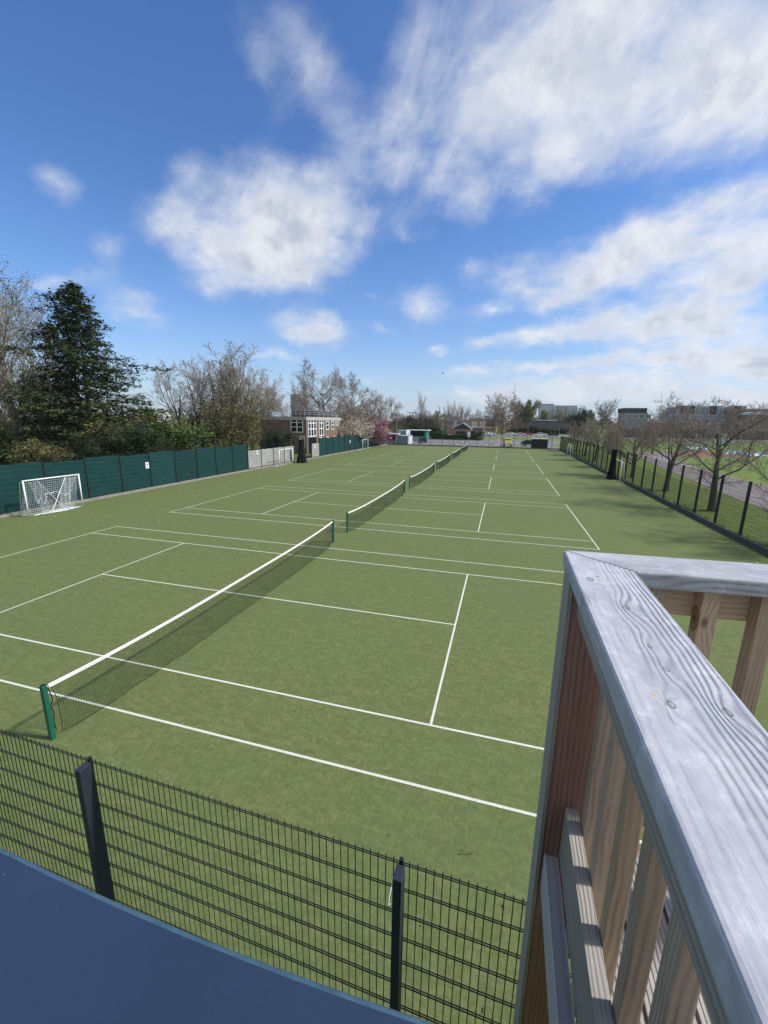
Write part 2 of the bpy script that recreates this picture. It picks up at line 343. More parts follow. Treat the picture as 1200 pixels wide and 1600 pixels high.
M['brickyellow'] = mat('yellow_brick', (.42, .31, .20), .9, .2, var=(.34, .25, .16), vscale=.8)
M['band'] = mat('pale_concrete_band', (.46, .45, .43), .85, .2, var=(.38, .37, .35), vscale=1)
M['glass'] = mat('dark_window_glass', (.018, .022, .028), .08, .6)
M['glasspale'] = mat('pale_glass', (.34, .42, .48), .15, .6)
M['frame'] = mat('white_window_frame', (.78, .78, .76), .5, .3)
M['roofdark'] = mat('dark_roofing', (.05, .05, .055), .9, .2, var=(.08, .075, .075), vscale=1)
M['roofmetal'] = mat('pale_metal_roof', (.42, .50, .52), .5, .4, var=(.34, .42, .45), vscale=1)
M['cladgrey'] = mat('grey_cladding', (.22, .24, .265), .7, .3, var=(.24, .27, .30), vscale=.3)
M['cladpale'] = mat('pale_blue_cladding', (.42, .50, .55), .6, .3)
M['cladbrown'] = mat('brown_cladding', (.065, .045, .045), .8, .3, rand=.3)
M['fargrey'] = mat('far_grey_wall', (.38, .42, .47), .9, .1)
M['farbrown'] = mat('haze_greyed_brown_wall', (.25, .23, .23), .9, .1)  # brown wall colour greyed to carry the distance haze
M['schoolgrey'] = mat('dark_grey_render', (.13, .135, .145), .8, .2, var=(.10, .105, .115), vscale=.4)
M['container'] = mat('blue_grey_steel', (.16, .23, .29), .5, .4, var=(.20, .27, .33), vscale=1.5)
M['whitepanel'] = mat('white_painted_panel', (.68, .71, .72), .5, .4, var=(.55, .60, .62), vscale=2)
M['greenpaint'] = mat('green_painted_wall', (.05, .20, .155), .6, .3)
M['tealdark'] = mat('dark_teal_wall', (.02, .055, .065), .6, .3)
M['redpaint'] = mat('dark_red_paint', (.22, .035, .03), .6, .3)
M['shed'] = mat('dark_slats', (.030, .032, .036), .7, .3)
M['yellowcar'] = mat('yellow_green_car_paint', (.36, .36, .09), .3, .5)
M['blackcar'] = mat('black_car_paint', (.015, .016, .018), .25, .6)
M['silvercar'] = mat('silver_car_paint', (.5, .52, .54), .3, .6)
M['whitecar'] = mat('white_car_paint', (.75, .76, .76), .3, .6)
M['redcar'] = mat('red_car_paint', (.35, .03, .025), .3, .6)
M['tyre'] = mat('tyre_rubber', (.015, .015, .015), .9, .2)
M['bark'] = mat('grey_brown_bark', (.115, .095, .072), .95, .1, var=(.20, .175, .14), vscale=3, bump=.6)
M['barkgreen'] = mat('green_grey_bark', (.115, .115, .080), .95, .1, var=(.065, .065, .050), vscale=4, bump=.6)
M['barkpale'] = mat('pale_birch_bark', (.34, .30, .24), .9, .1, var=(.16, .14, .11), vscale=1.6)
M['twig'] = mat('bare_twigs', (.22, .18, .15), .95, .1, island=.3)
M['twiggrey'] = mat('grey_bare_twigs', (.27, .24, .205), .95, .1, island=.3)
M['twigdark'] = mat('dark_bare_twigs', (.095, .080, .062), .95, .1, island=.3)
def leaf(name, c, v=.45, tr=.25):
    m = mat(name, c, .7, .2, island=v); t = m.node_tree; b = t.nodes['Principled BSDF']
    return m
M['conifer'] = leaf('dark_conifer_needles', (.038, .056, .021)); M['coniferlight'] = leaf('olive_conifer_tips', (.085, .105, .034))
M['leafbud'] = leaf('young_green_leaves', (.145, .165, .052)); M['leafgreen'] = leaf('fresh_green_leaves', (.075, .135, .028))
M['leafolive'] = leaf('olive_leaves', (.135, .135, .05)); M['leafdark'] = leaf('dark_evergreen_leaves', (.032, .055, .022))
M['pink'] = leaf('pink_blossom', (.36, .19, .24), .3); M['cream'] = leaf('cream_blossom', (.48, .42, .34), .3)
M['ivy'] = leaf('ivy_leaves', (.030, .058, .020)); M['blossomgreen'] = leaf('white_green_blossom', (.40, .46, .27), .3)
M['hedge'] = leaf('hedge_leaves', (.045, .085, .020)); M['whitebloss'] = leaf('pale_pink_blossom', (.42, .33, .32), .3)

def blue_mat():
    m = bpy.data.materials.new('blue_gloss_paint'); m.use_nodes = True; g = NG(m.node_tree); b = m.node_tree.nodes['Principled BSDF']
    tc = g.n('ShaderNodeTexCoord').outputs['Object']
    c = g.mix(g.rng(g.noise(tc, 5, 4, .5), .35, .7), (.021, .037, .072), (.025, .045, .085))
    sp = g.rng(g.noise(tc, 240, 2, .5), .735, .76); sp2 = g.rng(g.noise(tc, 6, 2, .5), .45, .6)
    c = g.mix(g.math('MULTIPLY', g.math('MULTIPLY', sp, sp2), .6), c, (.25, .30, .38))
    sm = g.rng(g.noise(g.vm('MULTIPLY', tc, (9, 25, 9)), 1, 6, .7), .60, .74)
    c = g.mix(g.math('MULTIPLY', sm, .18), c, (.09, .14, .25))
    g.put(b.inputs['Base Color'], c); b.inputs['Roughness'].default_value = .42; b.inputs['Specular IOR Level'].default_value = .35
    bn = g.n('ShaderNodeBump'); bn.inputs['Strength'].default_value = .12; bn.inputs['Distance'].default_value = .003
    g.put(bn.inputs['Height'], g.noise(tc, 300, 3, .6)); g.put(b.inputs['Normal'], bn.outputs[0])
    return m
M['blue'] = blue_mat()
M['bluerim'] = mat('pale_blue_lip', (.030, .075, .115), .5, .4, var=(.06, .115, .165), vscale=60)  # lip slightly paler than the roof panel

# ------------------------------------------------------------------ ground
def sheet(name, poly, z, mt, parent=None):
    o = MB().quad(*[(x, y, z) for x, y in poly]).obj(name, mt, parent); o['kind'] = 'structure'; return o
def rect(x0, x1, y0, y1): return [(x0, y0), (x1, y0), (x1, y1), (x0, y1)]
sheet('ground', rect(-3000, 3000, -400, 5000), -.03, M['ground'])
turf = sheet('court_surface', rect(-19.42, 18.86, -3.28, 91.2), 0, M['turf'])
P = 14.6281; DW = 10.97
LW = .05
def strip(name, x0, x1, y0, y1):
    o = MB().quad((x0, y0, .004), (x1, y0, .004), (x1, y1, .004), (x0, y1, .004)).obj(name, M['line'], turf); return o
for c in range(6):
    y0 = c*P; h = LW/2
    for x in (-11.885, 11.885): strip('baseline', x-h, x+h, y0-h, y0+DW+h)
    for y in (0, DW): strip('doubles_sideline', -11.885+h, 11.885-h, y0+y-h, y0+y+h)
    for y in (1.37, 9.60): strip('singles_sideline', -11.885+h, 11.885-h, y0+y-h, y0+y+h)
    for x in (-6.4, 6.4): strip('service_line', x-h, x+h, y0+1.37+h, y0+9.60-h)
    strip('centre_line', -6.4+h, 6.4-h, y0+5.485-h, y0+5.485+h)
    for s in (-1, 1): strip('centre_mark', s*11.885-(.12 if s > 0 else -h), s*11.885+(.12 if s < 0 else -h), y0+5.485-h, y0+5.485+h)
# strips beyond the right fence
sheet('grass_verge', rect(19.1, 25.3, -30, 92), -.012, M['verge'])
sheet('tarmac_path', [(25.0, -30), (31.6, -30), (31.8, 30), (31.9, 48), (33.0, 62), (35.5, 78), (40, 92), (33, 92), (29.8, 75), (27.4, 54), (25.5, 36), (25.0, 28)], -.008, M['path'])
sheet('lawn', rect(34, 400, 20, 400), -.018, M['lawn'])
sheet('running_track', [(33.5, 78), (80, 100), (190, 140), (190, 152), (80, 111), (33.5, 92)], -.012, M['track'])
sheet('car_park', [(-45, 92.2), (19.8, 92.2), (19.8, 112), (30, 150), (-60, 150), (-60, 100)], -.016, M['tarmac'])
sheet('grass_bank', [(-14, 143), (40, 139), (40, 165), (-14, 165)], -.004, M['lawn'])
sheet('access_road', [(-90, 168), (120, 168), (120, 205), (-90, 205)], -.014, M['tarmac'])
# parking bay lines
mb = MB()
cp = bpy.data.objects['car_park']
for row, (ya, yb) in enumerate(((99, 103.5), (112, 116.5), (117, 121.5), (129, 133.5))):
    for i in range(20):
        x = -34+i*2.5
        if x > 15: break
        o = MB().quad((x, ya, -.011), (x+.12, ya, -.011), (x+.12, yb, -.011), (x, yb, -.011)).obj('bay_line', M['line'], cp)

# ------------------------------------------------------------------ tennis nets
def net_thing():
    t = thing('tennis_net', (0, 0, 0), 'x', 'tennis net', 'tennis nets strung across the six courts')
    L = 12.8; y0 = -.914; rs = random.Random(5)
    def top(y): s = abs((y-L/2)/(L/2)); return 1.045-.155*(1-s**3.4)
    def disp(y, z):
        e = min(y, L-y); k = math.exp(-e/.9); zz = z/1.05
        dx = .05*math.sin(z*9+y*3)*k*(1-zz)+(.015*math.sin(y*2.3+z*1.5)+.24*(1-math.exp(-min(y, L-y)/1.1)))*(1-zz)**1.2+.012*math.sin(y*7+z*4)*(1-zz)
        dy = (.10*math.sin(z*3.1)*math.sin(y*20 if False else 1.3))*k*(-1 if y > L/2 else 1)
        return dx, dy
    ya, yb = .10, L-.10
    n = MB(); nv = int((yb-ya)/.045); nh = 23
    def pt(y, f):
        zt_ = top(y)-.05; bot = .012+.006*math.sin(y*2.1)**2+.10*math.exp(-min(y, L-y)/.35); z = bot+(zt_-bot)*f
        dx, dy = disp(y, z); return (dx, y+dy+y0, z)
    for i in range(nv+1):
        y = ya+(yb-ya)*i/nv; n.tube([pt(y, k/8) for k in range(9)], .0026, 3)
    for j in range(nh):
        n.tube([pt(ya+(yb-ya)*i/140, j/nh) for i in range(141)], .0026, 3)
    n.obj('netting', M['net'], t)
    MB().tube([pt(ya+(yb-ya)*i/140, 0) for i in range(141)], .005, 5).obj('bottom_cord', M['net'], t)
    for yy in (ya, yb):
        MB().tube([pt(yy, k/10) for k in range(11)], .006, 5).obj('side_cord', M['net'], t)
    tp = MB()
    pts = [(0, y0+ya-.02+(yb-ya+.04)*i/60, top(ya+(yb-ya)*i/60)) for i in range(61)]
    nn = len(tp.v)
    for p in pts:
        for (dx, dz) in ((-.012, -.062), (-.012, -.004), (0, .006), (.012, -.004), (.012, -.062)): tp.v.append((p[0]+dx, p[1], p[2]+dz))
    for i in range(60):
        for j in range(4):
            a = nn+i*5+j; tp.f.append((a, a+1, a+6, a+5))
    tp.f.append((0, 1, 2, 3, 4)); tp.f.append(tuple(nn+300+k for k in (4, 3, 2, 1, 0)))
    tp.obj('headband', M['tape'], t)
    for s, yy in ((0, y0), (1, y0+L)):
        me = bevelled(MB().box(-.04, .04, yy-.04, yy+.04, -.02, 1.07), 'post', M['postgreen'], .009)
        o = link('post', me, t)
        MB().box(-.031, .031, yy-.031, yy+.031, 1.0695, 1.080).obj('post_cap', M['black'], o)
        MB().tube([(0, yy+(.035 if s == 0 else -.035), 1.0), (0, yy+(.12 if s == 0 else -.12), 1.02)], .004, 5).obj('net_cable', M['steel'], t)
    mb = MB(); mb.tube([(-.03, y0-.045, .93), (-.09, y0-.075, .935), (-.115, y0-.08, .95)], .006, 6, True); mb.tube([(-.02, y0-.03, .93), (-.02, y0-.075, .93)], .012, 8, True)
    mb.obj('winder_handle', M['brass'], t)
    MB().tube([(0, y0+.06, 1.0), (.03, y0+.075, .85), (.01, y0+.10, .72), (-.02, y0+.07, .62), (.01, y0+.085, .45), (-.01, y0+.07, .3), (0, y0+.08, .12)], .009, 5).obj('lacing_cord', M['net'], t)
    return t
net0 = net_thing()
nl = ['nearest tennis net with green posts and brass winder on its near post', 'second tennis net from the viewer, starting just past the first net', 'third tennis net counted from the viewer, halfway along the courts',
      'fourth tennis net from the viewer, a short dark strip with white band', 'fifth tennis net, next to last before the far fence', 'sixth and farthest tennis net, nearest to the car park fence']
for c in range(6):
    t = net0 if c == 0 else copy_tree(net0)
    t.location = (0, c*P, 0); t['label'] = nl[c]

# ------------------------------------------------------------------ weld-mesh fences
def panel_mesh(w, h, pitch=.05, row=.2, r=.0028, stick=.03, sides=4, zoff=.05, name='mesh_panel'):
    mb = MB(); n = int(w/pitch)
    for i in range(n+1):
        x = w*i/n; mb.tube([(x, 0, zoff), (x, 0, h+stick)], r, sides, True)
    k = int((h-zoff)/row+.01)
    for j in range(k+1):
        z = h-j*row
        for s in (-1, 1): mb.tube([(0, s*.0062, z), (w, s*.0062, z)], r*1.25, sides, True)
    return mb.mesh(name, M['wire'])
# near fence, just below the viewer
nf = thing('mesh_fence', (4.43, -3.385, 0), 'black weld mesh fence with flat posts in the foreground below the viewer', 'fence', rz=R(-1.1))
pm = panel_mesh(2.50, 2.99, r=.0033)
post_near = bevelled(MB().box(-.027, .027, -.105, -.012, -.05, 3.0), 'post', M['navy'], .004)
for i in range(-4, 6):
    o = link('post', post_near, nf, (i*2.50, 0, 0))
    o2 = MB().box(-.012, .012, -.010, .012, .02, 3.03).obj('clamp_bar', M['black'], o)
    for k in range(8): MB().tube([(-.02, -.02, 2.9-k*.4), (.02, -.02, 2.9-k*.4)], .006, 6, True).obj('fixing_bolt', M['black'], o) if i in (0, 1) else None
    link('mesh_panel', pm, nf, (i*2.50, .006, 0))
MB().box(-10.2, 12.4, -.03, .02, -.05, .15).obj('gravel_board', M['gravelboard'], nf)
# cable tie on second post
ct = MB(); pts = [(2.50-.03+.0*i, -.11+.055*math.cos(a), 2.90+.05*math.sin(a)) for i, a in enumerate([k*math.pi/8 for k in range(3, 12)])]
ct.tube([(p[0], p[1], p[2]) for p in pts], .0022, 4); ct.obj('cable_tie', M['white'], nf)

# right fence
rf = thing('mesh_fence', (19.0, 0, 0), 'long black weld mesh fence on a dark kerb along the right side of the courts', 'fence')
pmr = panel_mesh(2.65, 2.90, r=.0026, sides=3)
post_r = MB().box(-.06, .06, -.035, .035, -.05, 2.96).mesh('post', M['black'])
for i in range(0, 37):
    y = -5.2+i*2.65-.04
    if y > 91.6: break
    link('post', post_r, rf, (0, y, 0))
    if i < 36: link('mesh_panel', pmr, rf, (-.07, y, 0), R(90))
for i in range(18):
    MB().box(-.09, .03, -5.2+i*5.36, -5.2+(i+1)*5.36-.02, -.05, .26).obj('gravel_board', M['gravelboard'], rf)
# far fence
ff = thing('mesh_fence', (-19.6, 91.5, 0), 'black weld mesh fence across the far end of the courts before the car park', 'fence')
for i in range(15):
    link('post', post_r, ff, (i*2.65, 0, 0), R(90))
    if i < 14: link('mesh_panel', pmr, ff, (i*2.65, -.07, 0))
MB().box(0, 38.6, -.05, .05, -.05, .2).obj('gravel_board', M['gravelboard'], ff)
# left fence
lf = thing('screened_fence', (-19.72, 0, 0), 'green screened fence with black posts and grey panels along the left side', 'fence')
post_l = MB().box(-.04, .085, -.035, .035, -.05, 3.0).mesh('post', M['black'])
def screen_mesh(w, h, name, mt, rib=.0):
    mb = MB(); nz = 26; ny = 8; rs = random.Random(7)
    for k in range(nz+1):
        for j in range(ny+1):
            z = .22+(h-.22)*k/nz; y = w*j/ny
            x = .006*math.sin(k*math.pi/1.0*.66+j*.2)+.022*math.sin(y*2.2+z*1.3)*math.sin(z*2.6)*math.sin(math.pi*j/ny)+rs.uniform(-.003, .003)
            mb.v.append((x, y, z+(.018*math.sin(y*5.0) if k == nz else 0)))
    for k in range(nz):
        for j in range(ny):
            a = k*(ny+1)+j; mb.f.append((a, a+1, a+ny+2, a+ny+1))
    return mb.mesh(name, mt)
scr = [screen_mesh(2.57, 2.88, 'screen_panel', M['screen']), screen_mesh(2.57, 2.80, 'screen_panel', M['screen'])]
gscr = MB()
gscr = screen_mesh(2.57, 2.15, 'grey_panel', M['greyscreen'])
slot = MB()
LY0 = 0.15
YL = [15.877+2.666*(i) for i in range(-8, 30)]
for i, y in enumerate(YL):
    if y > 92: break
    link('post', post_l, lf, (0, y, 0))
    if y+2.666 > 92: break
    if y < 34.0 or y > 52.5: o = link('screen_panel', scr[i % 2], lf, (.035, y+.05, 0))
    elif y < 44.5 or 49.5 < y < 52.5: o = link('grey_panel', gscr, lf, (.035, y+.05, 0))
    link('mesh_panel', pmr, lf, (-.06, y, 0), R(90))
for i in range(18):
    MB().box(-.03, .30, -5.4+i*5.38, -5.4+(i+1)*5.38-.025, -.05, .13).obj('kerb_block', M['concrete'], lf)

# notice signs
def notice(loc, label, rz=0, s=1):
    t = thing('notice_sign', loc, label, 'sign', 'small white notices on the left fence')
    MB().box(0, .008, -.16*s, .16*s, -.24*s, .24*s).obj('sign_board', M['white'], t)
    MB().box(.0085, .010, -.07*s, .07*s, .02*s, .13*s).obj('pictogram', M['ink'], t)
    for k in range(3): MB().box(.0085, .010, -.10*s, .10*s, -.06*s-k*.05*s, -.045*s-k*.05*s).obj('text_line', M['ink'], t)
    return t
def onleft(px, py, x=-19.64): d = ray(px, py); t = (x-CAM.x)/d.x; return CAM+d*t
for (px, py, lb, s_) in ((230, 727, 'white notice on the green fence screen just right of the nearest goal', 1.0), (402, 707, 'white notice on a grey fence panel left of the second goal', 1.0), (492, 697.5, 'white notice at the edge of the lone grey panel by the black netting', 1.1),
                     (547, 690, 'white notice on the far green screens left of the far goal', 1.1), (587, 685, 'white notice on the far green screens right of the far goal', 1.2)):
    notice(onleft(px, py), lb, 0, s_)

# ------------------------------------------------------------------ goals
def goal(name, loc, rz, label, net=True, w=3.2, h=2.05, dep=.55, grp='small white football goals by the fences', messy=False):
    t = thing(name, loc, label, 'goal', grp, rz)          # local: mouth along Y, net towards -X
    r = .04
    for s in (0, 1):
        y = s*w
        MB().tube([(0, y, 0), (0, y, h)], r, 10, True).obj('goalpost', M['goalwhite'], t, smooth=True)
        MB().tube([(0, y, h-.03), (-dep*.45, y, h-.12), (-dep, y, .05)], .018, 8, True).obj('side_stay', M['goalwhite'], t, smooth=True)
        MB().tube([(0, y, .03), (-dep, y, .03)], .018, 8, True).obj('ground_bar', M['goalwhite'], t, smooth=True)
    MB().tube([(0, -.04, h), (0, w+.04, h)], r, 10, True).obj('crossbar', M['goalwhite'], t, smooth=True)
    MB().tube([(-dep, 0, .03), (-dep, w, .03)], .018, 8, True).obj('ground_bar', M['goalwhite'], t, smooth=True)
    if net:
        mb = MB(); ny, nz = 28, 17; rr = .006
        def q(i, j):
            f = i/ny; g_ = j/nz; y = w*f; z = .05+(h-.08)*g_
            x = -.06-(dep-.08)*(1-g_)**1.3
            if messy:
                sag = math.sin(math.pi*f); z -= .10*sag*g_*(1-g_)*2; x += .10*math.sin(f*9)*(1-g_)*.6; y += .06*math.sin(z*7+f*5)*(1-g_)
            return (x, y, max(z, .02))
        for i in range(ny+1): mb.tube([q(i, j) for j in range(nz+1)], rr, 3)
        for j in range(nz+1): mb.tube([q(i, j) for i in range(ny+1)], rr, 3)
        mb.obj('goal_net', M['goalnet'], t)
    if messy:
        # loose netting: two bunched ropes crossing, swags and a heap on the ground
        rs = random.Random(3)
        def rope(a, b, n, sp, name='bunched_net'):
            mb = MB()
            for k in range(n):
                o1 = [rs.uniform(-sp, sp) for _ in range(3)]; o2 = [rs.uniform(-sp, sp) for _ in range(3)]
                pts = []
                for i in range(9):
                    f = i/8; pts.append(tuple(a[c]+(b[c]-a[c])*f+o1[c]*(1-f)+o2[c]*f+rs.uniform(-sp, sp)*.5 for c in range(3)))
                mb.tube(pts, .009, 4)
            return mb.obj(name, M['goalnet'], t)
        rope((.03, .72, h-.08), (.03, 2.02, .12), 5, .018); rope((.03, 2.35, h-.06), (.03, 1.30, .12), 5, .018)
        mb = MB()
        for (a, b, dz) in ((.75, 1.1, -.95), (1.0, 1.95, .35), (1.95, 2.45, -.30), (2.35, 2.5, -1.0), (.45, .75, -.7)):
            pts = []
            for i in range(13):
                f = i/12; pts.append((.02, a+(b-a)*f, 1.05+dz*.45*math.sin(math.pi*f)+(.9 if False else 0)+.05*math.sin(f*11)))
            for k in range(3): mb.tube([(p[0]+rs.uniform(-.02, .02), p[1]+rs.uniform(-.02, .02), p[2]+rs.uniform(-.03, .03)) for p in pts], .008, 3)
        # hanging fans of slack mesh at both sides
        for side in (0, 1):
            for i in range(16):
                f = i/15; y1 = (.25+.55*f) if side == 0 else (w-.25-.75*f); yb_ = (.75+.75*f) if side == 0 else (w-.9-.6*f)
                pts = [(.0+.05*math.sin(k+i), y1+(yb_-y1)*k/8+.03*math.sin(k*2+i), (h-.1)-(h-.25)*(k/8)**1.15) for k in range(9)]
                mb.tube(pts, .005, 3)
            for k in range(13):
                pts = [(.0, (.25+.55*i/8+(.5*(k/12))) if side == 0 else (w-.25-.75*i/8-.55*k/12), h-.2-(h-.35)*(k/12)+.05*math.sin(i*1.3+k)) for i in range(9)]
                mb.tube(pts, .005, 3)
        mb.obj('slack_net', M['goalnet'], t)
        mb = MB()
        for k in range(110):
            y = rs.uniform(.15, 2.6) if k % 2 else rs.uniform(1.0, 2.3); x = rs.uniform(-.2, .28)*(1 if y > 1 else .5); pts = []
            a = rs.uniform(-.5, .5)
            for i in range(6): pts.append((x+.1*i*math.sin(a)+rs.uniform(-.03, .03), y+.10*i*math.cos(a), .02+abs(rs.gauss(0, .035))))
            mb.tube(pts, .009, 3)
        mb.obj('net_heap', M['goalnet'], t)
    return t
goal('football_goal', (-18.26, 11.04, 0), 0, 'small white goal with tangled crossed netting against the green screen, nearest on the left', messy=True, dep=.6)
goal('football_goal', (-18.2, 38.71, 0), 0, 'white goal frame standing before the grey fence panels left of black netting', net=False, dep=.75)
goal('football_goal', (-18.2, 69.4, 0), 0, 'small white goal by the far green screens at the left end', net=False, dep=.9)
goal('football_goal', (18.5, 42.6, 0), R(180), 'white goal frame beside the black netting bundle at the right fence', net=False, dep=.40)
goal('football_goal', (18.3, 74.0, 0), R(180), 'farthest white goal leaning by the dark right fence', net=False, dep=.5)

# gathered black divider nets
def bundle(loc, label, h, w0=.35, w1=.75, seed=1):
    rs = random.Random(seed); t = thing('gathered_net', loc, label, 'net', 'black divider nets gathered at the fences')
    mb = MB(); n = 22; k = 40
    for i in range(n+1):
        f = i/n; z = h*f; rad = w1*(1-f)**2.2+w0*(.9+.1*f)
        for j in range(k):
            a = 2*math.pi*j/k; rr = rad*.5*(1+.16*math.sin(j*2.4+seed)+.10*math.sin(j*5.1+f*4)+.03*rs.random())
            if i == 0: rr *= 1.15
            mb.v.append((rr*math.cos(a)*.8, rr*math.sin(a)*1.1, z))
    for i in range(n):
        for j in range(k):
            a = i*k+j; b = i*k+(j+1) % k; mb.f.append((a, b, b+k, a+k))
    mb.f.append(tuple(n*k+j for j in range(k)))
    mb.obj('netting_bundle', M['blacknet'], t)
    mb = MB()
    for j in range(60):
        a = rs.uniform(0, 6.28); r0_ = rs.uniform(.4, .8)*w1
        mb.tube([(r0_*.5*math.cos(a), r0_*.5*math.sin(a), .05), (r0_*1.1*math.cos(a+.3), r0_*1.1*math.sin(a+.3), .03)], .02, 3)
    mb.obj('net_skirt', M['blacknet'], t)
    MB().tube([(0, 0, 0), (0, 0, h+.03)], .03, 6, True).obj('support_pole', M['black'], t)
    MB().box(-.2, .2, -.22, .22, h-.05, h+.03).obj('top_wrap', M['blacknet'], t)
    return t
bundle((-18.3, 44.6, 0), 'gathered black netting bundle beside the gap in the left fence', 2.95, .62, .85, 2)
bundle((18.3, 41.9, 0), 'gathered black netting bundle hanging at the right fence by a goal', 3.0, .48, .6, 5)

# litter and twig on the court
def scrap(loc, label):
    rs = random.Random(int(loc[0]*10)); t = thing('paper_scrap', loc, label, 'litter', 'white scraps lying on the turf')
    mb = MB(); n = len(mb.v)
    for i in range(4):
        for j in range(4): mb.v.append(((i-1.5)*.014, (j-1.5)*.012, .012+rs.uniform(0, .02)))
    for i in range(3):
        for j in range(3): a = i*4+j; mb.f.append((a, a+1, a+5, a+4))
    mb.obj('crumpled_paper', M['white'], t)
def gpt(px, py): d = ray(px, py); t = -CAM.z/d.z; return CAM+d*t
for (px, py, lb) in ((249, 816, 'tiny white scrap on the turf between the left baselines'), (470, 861, 'tiny white scrap beside the foot of the nearest net'), (86, 807, 'tiny white scrap on turf before the nearest goal'), (1000, 784, 'tiny white scrap by the right fence kerb')):
    p = gpt(px, py); scrap((p.x, p.y, .0), lb)
p = gpt(727, 1336); tw = thing('dead_twig', (p.x, p.y, 0), 'small dead twig lying on the turf near the foreground fence', 'twig')
MB().tube([(-.09, -.03, .02), (-.03, 0, .03), (.04, .01, .025), (.10, .05, .02)], .004, 4).tube([(-.03, 0, .03), (-.05, .05, .02)], .003, 4).obj('stem', M['twigdark'], tw)
MB().tube([(.04, .01, .025), (.09, -.02, .03)], .0028, 4).obj('side_shoot', M['twigdark'], tw)

# ------------------------------------------------------------------ timber deck and railing
O = Vector((7.530, -4.130, 5.250)); AA, AB = R(-.8), R(4.3-90)
Ma = Matrix.Rotation(AA, 4, 'Z'); Mb_ = Matrix.Rotation(AB, 4, 'Z')
rl = thing('deck_railing', (O.x, O.y, 0), 'weathered timber deck railing with flat silvered handrail and brown balusters in the right foreground', 'railing')
fa = AA; fb = AB
def railobj(name, mb, mt, side, bev=.0, parent=rl, segs=2):
    """side 0 = run towards the viewer (local -Y), side 1 = run to the right (local +Y)"""
    me = bevelled(mb, name, mt, bev, segs) if bev else mb.mesh(name, mt)
    o = link(name, me, parent); o.rotation_euler = (0, 0, fa if side == 0 else fb); return o
W_ = .152; TH = .042; ZT = 5.25
# mitre: inner corner of the two handrails
pA = (Ma @ Vector((W_, 0, 0))).xy; dA = (Ma @ Vector((0, -1, 0))).xy
pB = (Mb_ @ Vector((W_-.004, 0, 0))).xy; dB = (Mb_ @ Vector((0, 1, 0))).xy
den = dA.x*dB.y-dA.y*dB.x; df = pB-pA; tA = (df.x*dB.y-df.y*dB.x)/den
Iw = pA+dA*tA
iA = (Ma.inverted() @ Vector((Iw.x, Iw.y, 0))); iB = (Mb_.inverted() @ Vector((Iw.x, Iw.y, 0)))
g_ = .0012
KN = []
for (px, py, ks) in ((979, 949, 1.25), (922, 905, 1.5), (1041, 1046, .8), (1049, 1101, 1.0), (1137, 1113, 1.0), (1015, 1010, .7)):
    d = ray(px, py); v = CAM+d*((ZT-CAM.z)/d.z)-Vector((O.x, O.y, 0)); v = Ma.inverted() @ v; KN.append((v.x, v.y, ks))
M['rail_top'] = wood_mat('silvered_handrail_timber', (.47, .485, .51), (.20, .21, .24), pith=.045, pitch=640., warp=1.3, edge=True, rough=.66, bump=.8, mott=.45, knotc=(.27, .26, .27), fibre=.14, knot=3.2, strength=.95, knot_at=KN)
hA = MB().prism([(0, 0-g_), (0, -2.6), (W_, -2.6), (W_, iA.y-g_)], ZT-TH, ZT)
railobj('handrail', hA, M['rail_top'], 0, .007, segs=3)
hB = MB().prism([(0, g_), (iB.x, iB.y+g_), (W_-.004, iB.y+g_+.001), (W_-.004, 3.4), (0, 3.4)][:2]+[(W_-.004, 3.4), (0, 3.4)], ZT-TH, ZT)
railobj('handrail', hB, M['rail_top'], 1, .006, segs=3)
# corner post: outer faces greyed, inner face brown
railobj('corner_post', MB().box(.016, .118, -.135, -.035, 0, ZT-TH-.001), M['redwoodv'], 0, .005)
railobj('post_facing', MB().box(.004, .0155, -.137, -.030, 0, ZT-TH-.002), M['sidev'], 0, .002)
# rails under the handrail and above the deck
railobj('top_rail', MB().box(.030, .068, -2.6, -.137, ZT-TH-.098, ZT-TH-.001), M['rail_side'], 0, .003)
railobj('top_rail', MB().box(.030, .068, .120, 3.4, ZT-TH-.098, ZT-TH-.001), M['brown'], 1, .003)
railobj('bottom_rail', MB().box(.062, .098, -2.6, -.137, 4.335, 4.512), M['rail_side'], 0, .003)
railobj('bottom_rail', MB().box(.030, .068, .120, 3.4, 4.415, 4.512), M['rail_side'], 1, .003)
grv = MB()
x0, x1 = .022, .060; ng = 9
poly = [(x0, 4.20), (x0, 4.319)]
for k in range(ng):
    a = x0+.003+(x1-x0-.006)*k/ng; b_ = x0+.003+(x1-x0-.006)*(k+1)/ng; c_ = (a+b_)/2
    poly += [(a, 4.323), (c_-.0004, 4.323), (c_, 4.3205), (b_-.0004, 4.3205)]
poly += [(x1, 4.323), (x1, 4.20)]
n_ = len(poly); grv.v = [(x, -2.6, z) for x, z in poly]+[(x, -.137, z) for x, z in poly]
grv.f = [(i, (i+1) % n_, n_+(i+1) % n_, n_+i) for i in range(n_)]+[tuple(range(n_-1, -1, -1)), tuple(range(n_, 2*n_))]
railobj('fascia_rail', grv, M['fascia'], 0)
